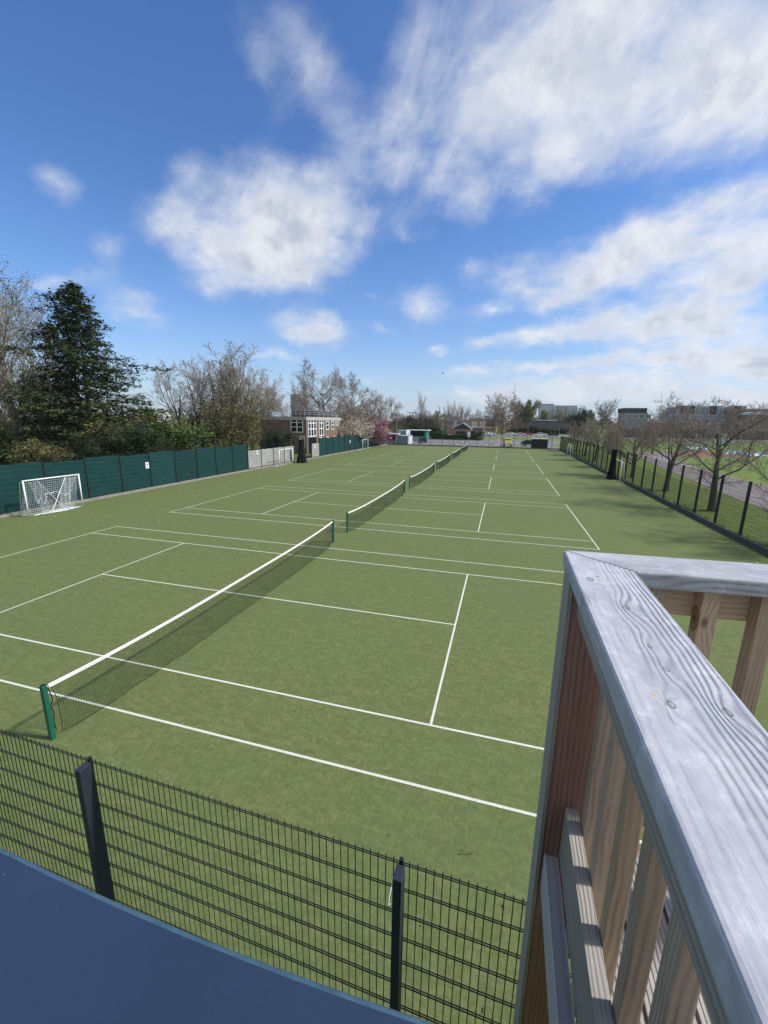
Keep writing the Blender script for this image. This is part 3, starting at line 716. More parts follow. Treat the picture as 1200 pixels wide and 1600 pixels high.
# balusters on the inner side of the rails
rs = random.Random(12)
for k in range(20):
    y = -.175-k*.128; wd = .040+rs.uniform(-.003, .003); t_ = rs.uniform(-.004, .004)
    o = railobj('baluster', MB().box(.0995+0, .0995+.034, y-wd, y, 4.06, ZT-TH-.002), M['brownv'], 0, .003)
for k in range(26):
    y = .190+k*.1275; wd = .040+rs.uniform(-.002, .003)
    o = railobj('baluster', MB().box(.0685, .0685+.040, y, y+wd, 4.1515, ZT-TH-.002), M['brownv'], 1, .003)
    for (zz, yy) in ((5.175, .021), (5.150, .016)):
        MB().tube([(.1083, y+yy, zz), (.1098, y+yy, zz)], .0032, 8, True).obj('screw', M['steel'], o)
# spacer between top rail and balusters on the near run
railobj('packing_strip', MB().box(.0685, .099, -2.6, -.137, ZT-TH-.060, ZT-TH-.002), M['brown'], 0, .002)
railobj('inner_rail', MB().box(.0985-.036+.0005, .099, -2.6, -.138, 4.18, 4.30), M['brown'], 0, .002) if False else None
railobj('end_post', MB().box(.018, .118, -2.72, -2.605, 0, ZT-TH), M['redwoodv'], 0, .005)
railobj('end_post', MB().box(.018, .118, 3.405, 3.51, 0, ZT-TH), M['redwoodv'], 1, .005)
# plugs and screw heads in the handrail
hr = [o for o in rl.children if o.name.startswith('handrail')]
def onrail(px, py):
    d = ray(px, py); t = (ZT-CAM.z)/d.z; p = CAM+d*t; return p-Vector((O.x, O.y, 0))
for (px, py, r_) in ((921+0, 875, .0035), (934, 901, .0035), (1022, 1085, .0035), (1135, 878, .004), (1183, 879, .003)):
    v = onrail(px, py); v = (Ma.inverted() @ v) if px < 1134 or py > 1000 else (Mb_.inverted() @ v)
    MB().tube([(v.x, v.y, ZT-.003), (v.x, v.y, ZT+.0004)], r_, 14, True).obj('screw_head', M['steel'] if r_ > .004 else M['brown'], hr[0] if (px < 1134 or py > 1000) else hr[1])

dk = thing('timber_deck', (O.x, O.y, 0), 'raised timber deck floor of grooved boards behind the railing balusters', 'deck')
rs = random.Random(4)
def deckobj(name, mb, mt, bev=0): 
    me = bevelled(mb, name, mt, bev) if bev else mb.mesh(name, mt); o = link(name, me, dk); o.rotation_euler = (0, 0, AA); return o
for k in range(26):
    x0 = .145+k*.126-.002; ng = 9; wb = .1175
    poly = [(x0, 4.12)]
    for q_ in range(ng):
        a = x0+wb*q_/ng; poly += [(a+.0005, 4.150), (a+wb/ng*.62, 4.150), (a+wb/ng*.66, 4.1475), (a+wb/ng*.98, 4.1475)]
    poly += [(x0+wb, 4.150), (x0+wb, 4.12)]
    mb = MB(); n_ = len(poly); mb.v = [(x, -2.6, z) for x, z in poly]+[(x, .10, z) for x, z in poly]
    mb.f = [(i, (i+1) % n_, n_+(i+1) % n_, n_+i) for i in range(n_)]+[tuple(range(n_-1, -1, -1)), tuple(range(n_, 2*n_))]
    deckobj('deck_board', mb, M['deck'])
for k in range(6): deckobj('joist', MB().box(.13, 3.4, -.2-k*.48, -.155-k*.48, 3.96, 4.118), M['redwood'])
deckobj('fascia_board', MB().box(.14, 3.4, .101, .125, 3.93, 4.145), M['redwood'])
for (x, y) in ((3.2, -.3), (.3, -2.3), (3.2, -2.3)): deckobj('support_post', MB().box(x, x+.1, y, y+.1, -.05, 3.958), M['redwoodv'])
dm = thing('deck_shade_sheet', (O.x, O.y, 0), 'dark sheet standing in for shade on the deck boards behind the balusters', 'mat')  # sheet added as painted shade over the boards
o = MB().box(.428, 1.30, -2.3, -.155, 4.1515, 4.160).obj('shade_sheet', M['mat'], dm); o.rotation_euler = (0, 0, AA)  # M['mat'] is the painted deck shade tone, not a floor mat
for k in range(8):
    o = MB().box(.428, 1.30, -2.3+k*.27, -2.3+k*.27+.01, 4.1595, 4.163).obj('shade_sheet_rib', M['mat'], dm); o.rotation_euler = (0, 0, AA)

# ------------------------------------------------------------------ blue cabin below the viewer
bl = thing('blue_cabin', (5.2, -5.14, 0), 'smooth dark blue painted cabin roof filling the lower left foreground', 'cabin')
mb = MB(); n = 48; X0, X1, YB, ZB = 5.6, 7.46, -8.2, 5.15
front = []
for i in range(n+1):
    x = X0+(X1-X0)*i/n; s = (x-6.86)/(7.33-6.86); bow = .006*(1-(2*s-1)**2) if 0 <= s <= 1 else 0
    front.append((x-5.2, -bow+.0007))
def lip(dy, z): return [(x, y+dy, z) for x, y in front]
rows = [[(x, YB+5.14, ZB) for x, _ in front], lip(-.0055, ZB), lip(-.0028, ZB-.0006), lip(-.0008, ZB-.0024), lip(0, ZB-.0055), lip(0, ZB-.06)]
for r_ in rows: mb.v += r_
for k in range(len(rows)-1):
    for i in range(n): a = k*(n+1)+i; mb.f.append((a, a+n+1, a+n+2, a+1))
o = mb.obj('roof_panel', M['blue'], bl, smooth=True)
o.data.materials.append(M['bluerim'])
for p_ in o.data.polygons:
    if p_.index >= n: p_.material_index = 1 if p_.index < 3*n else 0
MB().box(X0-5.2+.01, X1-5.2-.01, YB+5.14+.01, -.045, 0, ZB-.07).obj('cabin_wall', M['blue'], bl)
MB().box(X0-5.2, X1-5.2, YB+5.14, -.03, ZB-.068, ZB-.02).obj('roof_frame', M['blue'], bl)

# ------------------------------------------------------------------ buildings
def onx(px, py, X): d = ray(px, py); return CAM+d*((X-CAM.x)/d.x)
def ony(px, py, Y): d = ray(px, py); return CAM+d*((Y-CAM.y)/d.y)
def bld(label, loc, cat='building', name='building', group=None): return thing(name, (loc[0], loc[1], 0), label, cat, group)
def wbox(t, name, x0, x1, y0, y1, z0, z1, mt, parent=None):
    L = t.location; return MB().box(x0-L.x, x1-L.x, y0-L.y, y1-L.y, z0, z1).obj(name, M[mt], parent or t)
def window_y(t, x0, x1, z0, z1, Y, cols, rows, bar=.09, fr='frame', gl='glass'):
    """window in a wall facing -Y: pane set back, frame proud, bars"""
    L = t.location; f = MB(); e = bar
    f.box(x0, x1, Y-.06, Y-.002, z0, z0+e).box(x0, x1, Y-.06, Y-.002, z1-e, z1).box(x0, x0+e, Y-.06, Y-.002, z0+e, z1-e).box(x1-e, x1, Y-.06, Y-.002, z0+e, z1-e)
    for c in cols: xx = x0+(x1-x0)*c; f.box(xx-e*.6, xx+e*.6, Y-.055, Y-.003, z0+e, z1-e)
    for r_, th in rows: zz = z0+(z1-z0)*r_; f.box(x0+e, x1-e, Y-.05, Y-.004, zz-th/2, zz+th/2)
    f.v = [(a-L.x, b-L.y, c) for a, b, c in f.v]; o = f.obj('window', M[fr], t)
    MB().box(x0+.02-L.x, x1-.02-L.x, Y-.03-L.y, Y-.001-L.y, z0+.02, z1-.02).obj('pane', M[gl], o); return o
def window_x(t, y0, y1, z0, z1, X, cols, rows, bar=.09, fr='frame', gl='glass'):
    L = t.location; f = MB(); e = bar
    f.box(X+.002, X+.06, y0, y1, z0, z0+e).box(X+.002, X+.06, y0, y1, z1-e, z1).box(X+.002, X+.06, y0, y0+e, z0+e, z1-e).box(X+.002, X+.06, y1-e, y1, z0+e, z1-e)
    for c in cols: yy = y0+(y1-y0)*c; f.box(X+.003, X+.055, yy-e*.8, yy+e*.8, z0+e, z1-e)
    for r_, th in rows: zz = z0+(z1-z0)*r_; f.box(X+.004, X+.05, y0+e, y1-e, zz-th/2, zz+th/2)
    f.v = [(a-L.x, b-L.y, c) for a, b, c in f.v]; o = f.obj('window', M[fr], t)
    MB().box(X+.001-L.x, X+.03-L.x, y0+.02-L.y, y1-.02-L.y, z0+.02, z1-.02).obj('pane', M[gl], o); return o
# brown two storey building at the left
BX, BY = -24.0, 57.7; t = bld('two storey brown brick building with white windows and railed flat roof behind the left fence', (BX, BY)); ZR = 6.05
xl = at(406, BY).x; yr = onx(532, 655, BX).y
wbox(t, 'wall', xl, BX, BY, yr, 0, ZR-.55, 'brick')
wbox(t, 'roof_fascia', xl-.1, BX+.1, BY-.1, yr+.1, ZR-.549, ZR, 'band')
wbox(t, 'string_course', xl, BX+.012, BY-.012, yr, 2.95, 3.05, 'brickred')
p0, p1 = ony(454, 655, BY), ony(474, 676, BY); window_y(t, p0.x, p1.x, p1.z, p0.z, BY, (.5,), ((.42, .12), (.76, .12)), .14)
p0, p1 = ony(447, 680, BY), ony(456, 696, BY); window_y(t, p0.x, p1.x, p1.z, p0.z, BY, (), ((.55, .1),), .12, 'band')
p0, p1 = ony(468, 681, BY), ony(477, 700, BY); window_y(t, p0.x, p1.x, max(.1, p1.z), p0.z, BY, (.33, .66), ((.75, .1),), .10)
for (a, b, ya, yb_, cols) in ((481, 494, 655, 675, (.33, .66)), (498, 505.5, 655, 674, (.5,)), (509, 513.5, 655, 667, ()), (517.5, 521.5, 655, 667, ()), (524, 528, 655, 661, ())):
    q0, q1 = onx(a, ya, BX), onx(b, yb_, BX); window_x(t, q0.y, q1.y, q0.z-(2.9 if yb_ > 670 else 1.9 if yb_ > 662 else 1.2), q0.z, BX, cols, ((.45, .14), (.78, .14)), .16)
for (a, b) in ((498.5, 502.5), (509, 513), (519.5, 523)):
    q0, q1 = onx(a, 679, BX), onx(b, 679, BX); window_x(t, q0.y, q1.y, 1.2, 2.6, BX, (), ((.5, .12),), .16)
q0, q1 = onx(482, 680, BX), onx(494, 680, BX)
o = MB().box(BX+.001-t.location.x, BX+.02-t.location.x, q0.y-BY, q1.y-BY, 0, 2.65).obj('doorway', M['glass'], t)
for k in range(24): MB().box(.08 if k < 12 else -12, .14 if k < 12 else .14, 0, 0, 0, 0) if False else None
rail = MB()
for zz in (ZR+.45, ZR+.75, ZR+1.05):
    rail.tube([(xl+1-BX, .5, zz), (-.5, .5, zz), (-.5, yr-BY-1.2, zz)], .035, 4)
for k in range(10): rail.tube([(xl+1-BX+(-.5-(xl+1-BX))*k/9, .5, ZR), (xl+1-BX+(-.5-(xl+1-BX))*k/9, .5, ZR+1.07)], .035, 4)
for k in range(1, 8): rail.tube([(-.5, .5+(yr-BY-1.7)*k/7, ZR), (-.5, .5+(yr-BY-1.7)*k/7, ZR+1.07)], .035, 4)
rail.obj('roof_railing', M['steel'], t)
wbox(t, 'roof_plant_screen', BX-6.5, BX-1.4, BY+7, yr-1, ZR, ZR+1.15, 'roofdark')
wbox(t, 'roof_plant_box', BX-11, BX-8, BY+3, BY+6, ZR, ZR+.9, 'cladgrey')
# pale house glimpsed by the conifer, tower block
h_ = bld('pale rendered house glimpsed between the conifer and the bare trees', at(222, 88)); a0, a1 = at(205, 88).x, at(243, 88).x
wbox(h_, 'wall', a0, a1, 88, 97, 0, 7.4, 'whitepanel'); wbox(h_, 'flat_roof', a0-.3, a1+.3, 87.7, 97.3, 7.4, 7.9, 'band')
for k in range(3): window_y(h_, a0+1+k*3.2, a0+2.6+k*3.2, 4.6, 6.2, 88, (.5,), (), .12)
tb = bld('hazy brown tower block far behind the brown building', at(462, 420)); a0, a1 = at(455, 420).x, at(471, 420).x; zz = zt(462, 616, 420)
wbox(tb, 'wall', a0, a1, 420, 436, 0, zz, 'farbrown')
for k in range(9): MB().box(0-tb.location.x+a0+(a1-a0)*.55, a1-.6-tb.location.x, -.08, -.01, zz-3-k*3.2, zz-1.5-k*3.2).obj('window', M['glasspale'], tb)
# huts beyond the far left corner
def onY(px, Y): return at(px, Y).x
t = bld('dark red hut with a white roof beyond the far left corner', at(612, 97), 'hut', 'hut'); a0, a1 = onY(604, 97), onY(619, 97)
wbox(t, 'wall', a0, a1, 97, 100, 0, 2.2, 'redpaint'); wbox(t, 'roof', a0-.2, a1+.5, 96.6, 100.2, 2.2, 2.5, 'whitepanel'); wbox(t, 'plinth', a0-.03, a1+.03, 96.96, 100, 0, .8, 'cladgrey'); wbox(t, 'end_board', a1+.02, a1+.35, 96.9, 97.1, .0, 2.2, 'whitepanel')
for k in range(3): wbox(t, 'window', a0+.4+k*.7, a0+.8+k*.7, 96.94, 96.99, 1.1, 1.7, 'frame' if k == 1 else 'glass')
t = bld('lower blue-grey steel store with sunlight painted on its end wall at the far left corner', at(630, 93.6), 'store', 'storage_container'); a0, a1 = onY(621, 93.6), onY(638, 93.6)
wbox(t, 'body', a0, a1, 93.6, 98.6, .05, 2.0, 'container'); wbox(t, 'sun_toned_end_wall', a1+.002, a1+.04, 93.6, 98.6, .05, 2.0, 'whitepanel'); wbox(t, 'roof', a0-.05, a1+.08, 93.5, 98.7, 2.0, 2.1, 'roofmetal')  # end wall made white to put the sunlight on that side into colour
for k in range(9): wbox(t, 'body_rib', a0+.1+k*(a1-a0-.2)/9, a0+.18+k*(a1-a0-.2)/9, 93.56, 93.599, .1, 1.95, 'container')
t = bld('taller blue-grey steel store standing behind the lower one', at(630, 100), 'store', 'storage_container'); a0, a1 = onY(620.5, 100), onY(635, 100)
wbox(t, 'body', a0, a1, 100, 104.5, .05, 3.15, 'container'); wbox(t, 'sun_toned_end_wall', a1+.002, a1+.04, 100, 104.5, .05, 3.15, 'whitepanel'); wbox(t, 'roof', a0-.05, a1+.08, 99.9, 104.6, 3.15, 3.25, 'roofmetal')  # same sunlight tone painted on this end wall
t = bld('open green shelter with a flat white roof beyond the containers', at(652, 114), 'shelter', 'shelter'); a0, a1 = onY(637, 114), onY(667, 114)
wbox(t, 'back_wall', a0, a1, 118, 118.2, 0, 2.9, 'tealdark'); wbox(t, 'side_wall', a1-.7, a1, 114, 118, 0, 2.9, 'greenpaint'); wbox(t, 'side_wall', a0, a0+.2, 114, 118, 0, 2.9, 'greenpaint')
wbox(t, 'roof', a0-.4, a1+.5, 113.6, 118.6, 2.9, 3.12, 'whitepanel'); wbox(t, 'front_screen', a0+.2, a1-.71, 114.05, 114.1, 0, 1.2, 'glasspale')
for k in range(4): wbox(t, 'roof_post', a0+.2+k*(a1-a0-1)/4, a0+.3+k*(a1-a0-1)/4, 114, 114.04, 0, 2.9, 'greenpaint')
# dark slatted shelter in the far right corner
t = bld('dark slatted store with a pale roof edge by the far right corner of the courts', at(846, 92.4), 'shed', 'shed'); a0, a1 = onY(833.5, 92.4), onY(859, 92.4)
wbox(t, 'body', a0, a1, 92.4, 94.4, 0, 2.05, 'shed'); wbox(t, 'roof', a0-.08, a1+.08, 92.25, 94.5, 2.05, 2.2, 'whitepanel')
for k in range(11): wbox(t, 'slat', a0+.02, a1-.02, 92.36, 92.398, .05+k*.18, .18+k*.18, 'shed')
# kiosk with gable
t = bld('small gabled brick kiosk with a pale chimney behind the clipped hedge', at(722, 138)); a0, a1 = onY(709.5, 138), onY(735, 138); am = (a0+a1)/2
wbox(t, 'wall', a0, a1, 138, 146, 0, 3.3, 'brickyellow'); L = t.location
mb = MB(); mb.prism([(a0-.5, 3.3), (a1+.5, 3.3), (am+.3, 5.1)], 137.4, 146.4); mb.v = [(x-L.x, z-L.y, y) for x, y, z in mb.v]; mb.obj('gable', M['roofdark'], t, recalc=True)
for s_ in (0, 1):
    xa = a0-.7 if s_ == 0 else a1+.7
    MB().tube([(xa-L.x, -.75, 3.25), (am+.3-L.x, -.75, 5.2)], .13, 4, True).obj('barge_board', M['roofmetal'], t)
wbox(t, 'garage_door', a0+.6, a1-1.2, 137.9, 137.99, 0, 2.4, 'shed'); wbox(t, 'chimney', a0-.2, a0+.5, 139, 139.8, 3.31, 5.9, 'band'); wbox(t, 'side_lean_to', a1+.02, a1+1.7, 139, 144, 0, 2.6, 'shed')
# yellow brick block, dark house, brown block, low canopy
t = bld('yellow brick house with tall white windows left of the big plane tree', at(740, 210)); a0, a1 = onY(733, 210), onY(757.5, 210); zz = zt(740, 654, 210)
wbox(t, 'wall', a0, a1, 210, 222, 0, zz, 'brickyellow'); wbox(t, 'side_wing', onY(723, 210), a0-.02, 211, 221, 0, zt(728, 656.5, 210), 'brickyellow'); wbox(t, 'roof_coping', a0-.15, a1+.15, 209.85, 222, zz, zz+.25, 'band')
for (a, b) in ((737, 739.2), (740, 742.2), (743, 745.2), (750, 752), (754.2, 756)): 
    window_y(t, onY(a, 210), onY(b, 210), zt(a, 667, 210), zt(a, 663.5, 210), 210, (), (), .1, gl='frame'); window_y(t, onY(a, 210), onY(b, 210), zt(a, 662.2, 210), zt(a, 659, 210), 210, (.5,), (), .2)
for (a, b) in ((726, 728), (730, 732)): window_y(t, onY(a, 210), onY(b, 210), zt(a, 667, 210), zt(a, 659.5, 210), 211, (), ((.5, .2),), .2, gl='glasspale')
t = bld('dark brick house with hipped dark roof below the poplar row', at(706, 188)); a0, a1 = onY(696, 188), onY(723, 188)
wbox(t, 'wall', a0, a1, 188, 198, 0, 5.3, 'brickred'); L = t.location
mb = MB(); mb.v = [(a0-.5-L.x, -.5, 5.3), (a1+.5-L.x, -.5, 5.3), (a1+.5-L.x, 10.5, 5.3), (a0-.5-L.x, 10.5, 5.3), (a0+3-L.x, 5, 8.0), (a1-3-L.x, 5, 8.0)]; mb.f = [(0, 1, 5, 4), (1, 2, 5), (2, 3, 4, 5), (3, 0, 4), (3, 2, 1, 0)]; mb.obj('roof', M['roofdark'], t)
for k in range(4): window_y(t, a0+1.1+k*1.9, a0+2.1+k*1.9, 3.3, 4.6, 188, (.5,), (), .1)
t = bld('brown brick block with small white windows between the yellow house and the plane tree', at(766, 225)); a0, a1 = onY(759, 225), onY(775, 225); zz = zt(766, 656, 225)
wbox(t, 'wall', a0, a1, 225, 235, 0, zz, 'brickred'); wbox(t, 'parapet', a0-.1, a1+.1, 224.9, 235, zz, zz+.5, 'band')
for r_ in range(3):
    for c in range(3): window_y(t, a0+.8+c*1.7, a0+1.7+c*1.7, zz-2.1-r_*2.3, zz-.9-r_*2.3, 225, (.5,), (), .12)
t = bld('low cream canopy building before the yellow brick house', at(752, 190)); a0, a1 = onY(737, 190), onY(769, 190); zz = zt(750, 667.5, 190)
wbox(t, 'canopy_roof', a0, a1, 188, 196, zz-.35, zz, 'band'); wbox(t, 'wall', a0+.5, a1-4, 191, 195.9, 0, zz-.36, 'brickyellow')
for k in range(5): wbox(t, 'canopy_post', a0+1+k*1.9, a0+1.2+k*1.9, 188.4, 188.6, 0, zz-.36, 'band')
t = bld('tan brick wing glimpsed behind the trunk of the big plane tree', at(787, 232)); a0, a1 = onY(778, 232), onY(798, 232)
wbox(t, 'wall', a0, a1, 232, 240, 0, zt(787, 657, 232), 'brickyellow')
for k in range(4): window_y(t, a0+.8+k*1.6, a0+1.5+k*1.6, 4.0, 5.6, 232, (), (), .1)
# school
t = bld('long low grey school building with white rooflights beyond the access road', at(840, 236)); a0, a1 = onY(796, 236), onY(888, 236); zz = zt(840, 657.5, 236)
wbox(t, 'wall', a0, a1, 236, 250, 0, zz-.5, 'schoolgrey'); wbox(t, 'roof_edge', a0-.2, a1+.2, 235.8, 250.2, zz-.49, zz, 'roofdark')
for k in range(11): wbox(t, 'rooflight', onY(825+k*4.2, 236), onY(828+k*4.2, 236), 237, 239, zz+.001, zz+.55, 'whitepanel')
wbox(t, 'roof_plant_box', onY(834, 236), onY(847, 236), 240, 244, zz+.001, zz+1.6, 'cladpale')
for k in range(16): window_y(t, onY(822+k*3.3, 236), onY(824.6+k*3.3, 236), zz-2.6, zz-1.3, 236, (.5,), (), .10, 'cladgrey')
for k in range(16): window_y(t, onY(822+k*3.3, 236), onY(824.6+k*3.3, 236), .9, 2.2, 236, (.5,), (), .10, 'cladgrey')
wbox(t, 'dark_wing', onY(796, 236), onY(820, 236), 233, 235.9, 0, 4.6, 'brick')
# pale glass block
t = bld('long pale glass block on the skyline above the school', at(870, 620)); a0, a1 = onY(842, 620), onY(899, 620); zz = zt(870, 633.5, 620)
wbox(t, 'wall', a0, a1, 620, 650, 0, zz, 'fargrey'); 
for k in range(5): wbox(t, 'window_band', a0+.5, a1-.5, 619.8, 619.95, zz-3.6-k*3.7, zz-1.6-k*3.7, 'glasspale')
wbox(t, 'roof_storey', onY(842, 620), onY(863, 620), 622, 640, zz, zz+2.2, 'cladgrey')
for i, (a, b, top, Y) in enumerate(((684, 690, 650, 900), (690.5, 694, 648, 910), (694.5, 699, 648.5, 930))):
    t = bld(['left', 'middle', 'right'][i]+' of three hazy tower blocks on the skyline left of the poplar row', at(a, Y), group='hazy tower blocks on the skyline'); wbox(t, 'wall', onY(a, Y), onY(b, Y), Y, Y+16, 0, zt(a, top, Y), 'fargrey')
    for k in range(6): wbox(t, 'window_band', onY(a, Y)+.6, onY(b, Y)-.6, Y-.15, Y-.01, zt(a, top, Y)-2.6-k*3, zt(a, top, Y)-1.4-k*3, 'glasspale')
t = bld('pale low block below the hazy towers', at(691, 420)); wbox(t, 'wall', onY(683, 420), onY(697, 420), 420, 430, 0, zt(690, 654, 420), 'band')
for k in range(4): wbox(t, 'window', onY(684.5+k*3, 420), onY(686+k*3, 420), 419.85, 419.98, 5.0, 7.2, 'glass')
# crane
t = thing('tower_crane', tuple(at(802, 520)), 'distant crane jib above the big plane tree', 'crane'); zb = zt(801, 626, 520); ztp = zt(805, 598, 520); xa = at(801, 520).x-t.location.x; xb = ony(804.8, 598, 520).x-t.location.x
MB().tube([(xa, 0, 0), (xa, 0, zb)], .3, 4, True).obj('mast', M['steel'], t); MB().tube([(xa, 0, zb-6), (xb, 0, ztp)], .28, 4, True).obj('jib', M['steel'], t)
t = thing('tower_crane', tuple(at(1030, 560)), 'distant crane jib above the bare trees at the right', 'crane'); xb = ony(1034, 614, 560).x-t.location.x
MB().tube([(0, 0, 0), (0, 0, zt(1030, 634, 560))], .2, 4, True).obj('mast', M['steel'], t); MB().tube([(0, 0, zt(1030, 634, 560)-3), (xb, 0, zt(1034, 614, 560))], .2, 4, True).obj('jib', M['steel'], t)
# right hand buildings
t = bld('dark flat topped block beyond the blossoming verge tree', at(992, 262)); a0, a1 = ony(974, 650, 262).x, ony(1011, 650, 262).x; z1 = zt(992, 637.5, 262); z2 = zt(992, 644.5, 262)
wbox(t, 'dark_top', a0, a1-.3, 262, 276, z2, z1, 'roofdark'); wbox(t, 'wall', a0+.5, a1+.5, 262.3, 276, 0, z2-.02, 'cladgrey')
for k in range(4): window_y(t, a0+1.5+k*3.4, a0+3.6+k*3.4, z2-3.2, z2-1.0, 262.3, (.5,), (), .15)
Y = 232; t = bld('modern grey building with brown boxes and glass fins on its upper storey at the right', at(1110, Y))
X = lambda px: ony(px, 655, Y).x
Z = lambda py: zt(1105, py, Y)
wbox(t, 'lower_wall', X(1050), X(1163), Y, Y+14, 0, Z(657), 'cladgrey'); wbox(t, 'glazed_band', X(1048), X(1163), Y-.3, Y+14, Z(656.9), Z(650), 'glasspale'); wbox(t, 'ledge', X(1046), X(1165), Y-.8, Y+14, Z(649.9), Z(648), 'cladpale')
wbox(t, 'upper_wall', X(1056), X(1163), Y+1, Y+14, Z(647.9), Z(636), 'cladgrey')
for k in range(26): wbox(t, 'glazing_bar', X(1050+k*4.3), X(1050.6+k*4.3), Y-.38, Y-.31, Z(656.8), Z(650.1), 'cladgrey')
for (a, b) in ((1061, 1069), (1075, 1082), (1107, 1116), (1144, 1153)): wbox(t, 'brown_box', X(a), X(b), Y-.2, Y+.99, Z(647.8), Z(634), 'cladbrown')
for a in (1056, 1058.5, 1070, 1072.5, 1083, 1086, 1089, 1100, 1104, 1117.5, 1121, 1124.5, 1137, 1140.5, 1154, 1157.5, 1161): wbox(t, 'glass_fin', X(a), X(a+1.3), Y-.4, Y+.99, Z(647.8), Z(633.6), 'cladpale' if int(a) % 2 else 'glasspale')
for (a, b) in ((1095.5, 1100), (1106.5, 1112), (1121.5, 1126)): 
    for (u, v) in ((660, 664), (666, 670)): window_y(t, X(a), X(b), Z(v), Z(u), Y, (.5,), (), .25)
t = bld('low wing with a white metal roof left of the modern building', at(1062, 214)); Y2 = 214; X2 = lambda px: ony(px, 655, Y2).x
wbox(t, 'wall', X2(1024), X2(1082), Y2, Y2+10, 0, zt(1050, 661, Y2), 'brickred'); wbox(t, 'roof', X2(1022), X2(1083), Y2-.5, Y2+11, zt(1050, 660.9, Y2), zt(1050, 657.5, Y2), 'roofmetal')
wbox(t, 'porch', X2(1060), X2(1077), Y2-3, Y2-.01, 0, zt(1068, 664.5, Y2), 'brickyellow')
for k in range(3): wbox(t, 'window', X2(1062+k*5), X2(1064.5+k*5), Y2-3.08, Y2-3.01, 1, 3, 'frame')
t = bld('brown brick hall with pale curved roofs at the right edge', at(1185, 215)); Y3 = 215; X3 = lambda px: ony(px, 655, Y3).x
wbox(t, 'wall', X3(1166), X3(1235), Y3, Y3+16, 0, zt(1185, 648, Y3), 'brick'); wbox(t, 'upper_wall', X3(1162), X3(1235), Y3+6, Y3+18, 0, zt(1185, 638, Y3), 'brick')
for (a, b) in ((1166, 1180), (1181, 1198), (1200, 1220)): 
    mb = MB(); L = t.location; pl = [(X3(a)+(X3(b)-X3(a))*i/8, zt(1185, 648, Y3)+1.1*math.sin(math.pi*i/8)) for i in range(9)]
    mb.prism(pl, Y3-.4, Y3+5.9); mb.v = [(x-L.x, z-L.y, y) for x, y, z in mb.v]; mb.obj('curved_roof', M['roofmetal'], t, recalc=True)
for k in range(8): window_y(t, X3(1168+k*7), X3(1171+k*7), 2.0, 4.0, Y3, (), (), .15)
# sight screens and covers on the lawn
def screen(px0, px1, Y, top, base, lb):
    t = thing('sight_screen', tuple(at((px0+px1)/2, Y)), lb, 'screen', 'pale sight screens on the lawn'); a0, a1 = ony(px0, 690, Y).x-t.location.x, ony(px1, 690, Y).x-t.location.x; h = zt((px0+px1)/2, top, Y)
    for k in range(6): w_ = (a1-a0)/6; MB().box(a0+k*w_, a0+(k+1)*w_-.05, 0, .06, .35, h).obj('screen_board', M['cladpale'], t)
    for a in (a0, a1-.1): MB().box(a, a+.1, .07, 1.4, 0, .12).obj('skid', M['steel'], t); MB().tube([(a, 1.3, .1), (a, .1, h*.8)], .05, 4).obj('strut', M['steel'], t)
screen(1087, 1095, 128, 678, 695, 'narrow pale screen standing on the lawn, left'); screen(1124, 1138, 122, 677, 700, 'wide pale screen standing on the lawn, right'); screen(1145, 1151, 74, 700, 732, 'slim pale screen near the verge trees on the right')
def covers(px0, px1, Y, lb, seed):
    r2 = random.Random(seed); a0, a1 = at(px0, Y).x, at(px1, Y).x; t = thing('ground_cover', ((a0+a1)/2, Y, 0), lb, 'cover', 'pale sheets lying on the lawn'); mb = MB(); nx, ny = 14, 5
    for j in range(ny+1):
        for i in range(nx+1): mb.v.append((a0-(a0+a1)/2+(a1-a0)*i/nx, 5*j/ny, .05 if j in (0, ny) or i in (0, nx) else .45+r2.uniform(-.2, .25)))
    for j in range(ny):
        for i in range(nx): a = j*(nx+1)+i; mb.f.append((a, a+1, a+nx+2, a+nx+1))
    mb.obj('sheet', M['cladpale'], t)
covers(1142, 1176, 92, 'pale blue-white sheet lying on the lawn, left of the pair', 1); covers(1178, 1215, 88, 'pale blue-white sheet lying on the lawn, cut by the right edge', 2); covers(1083, 1120, 104, 'low pale sheet lying between the two screens', 3)
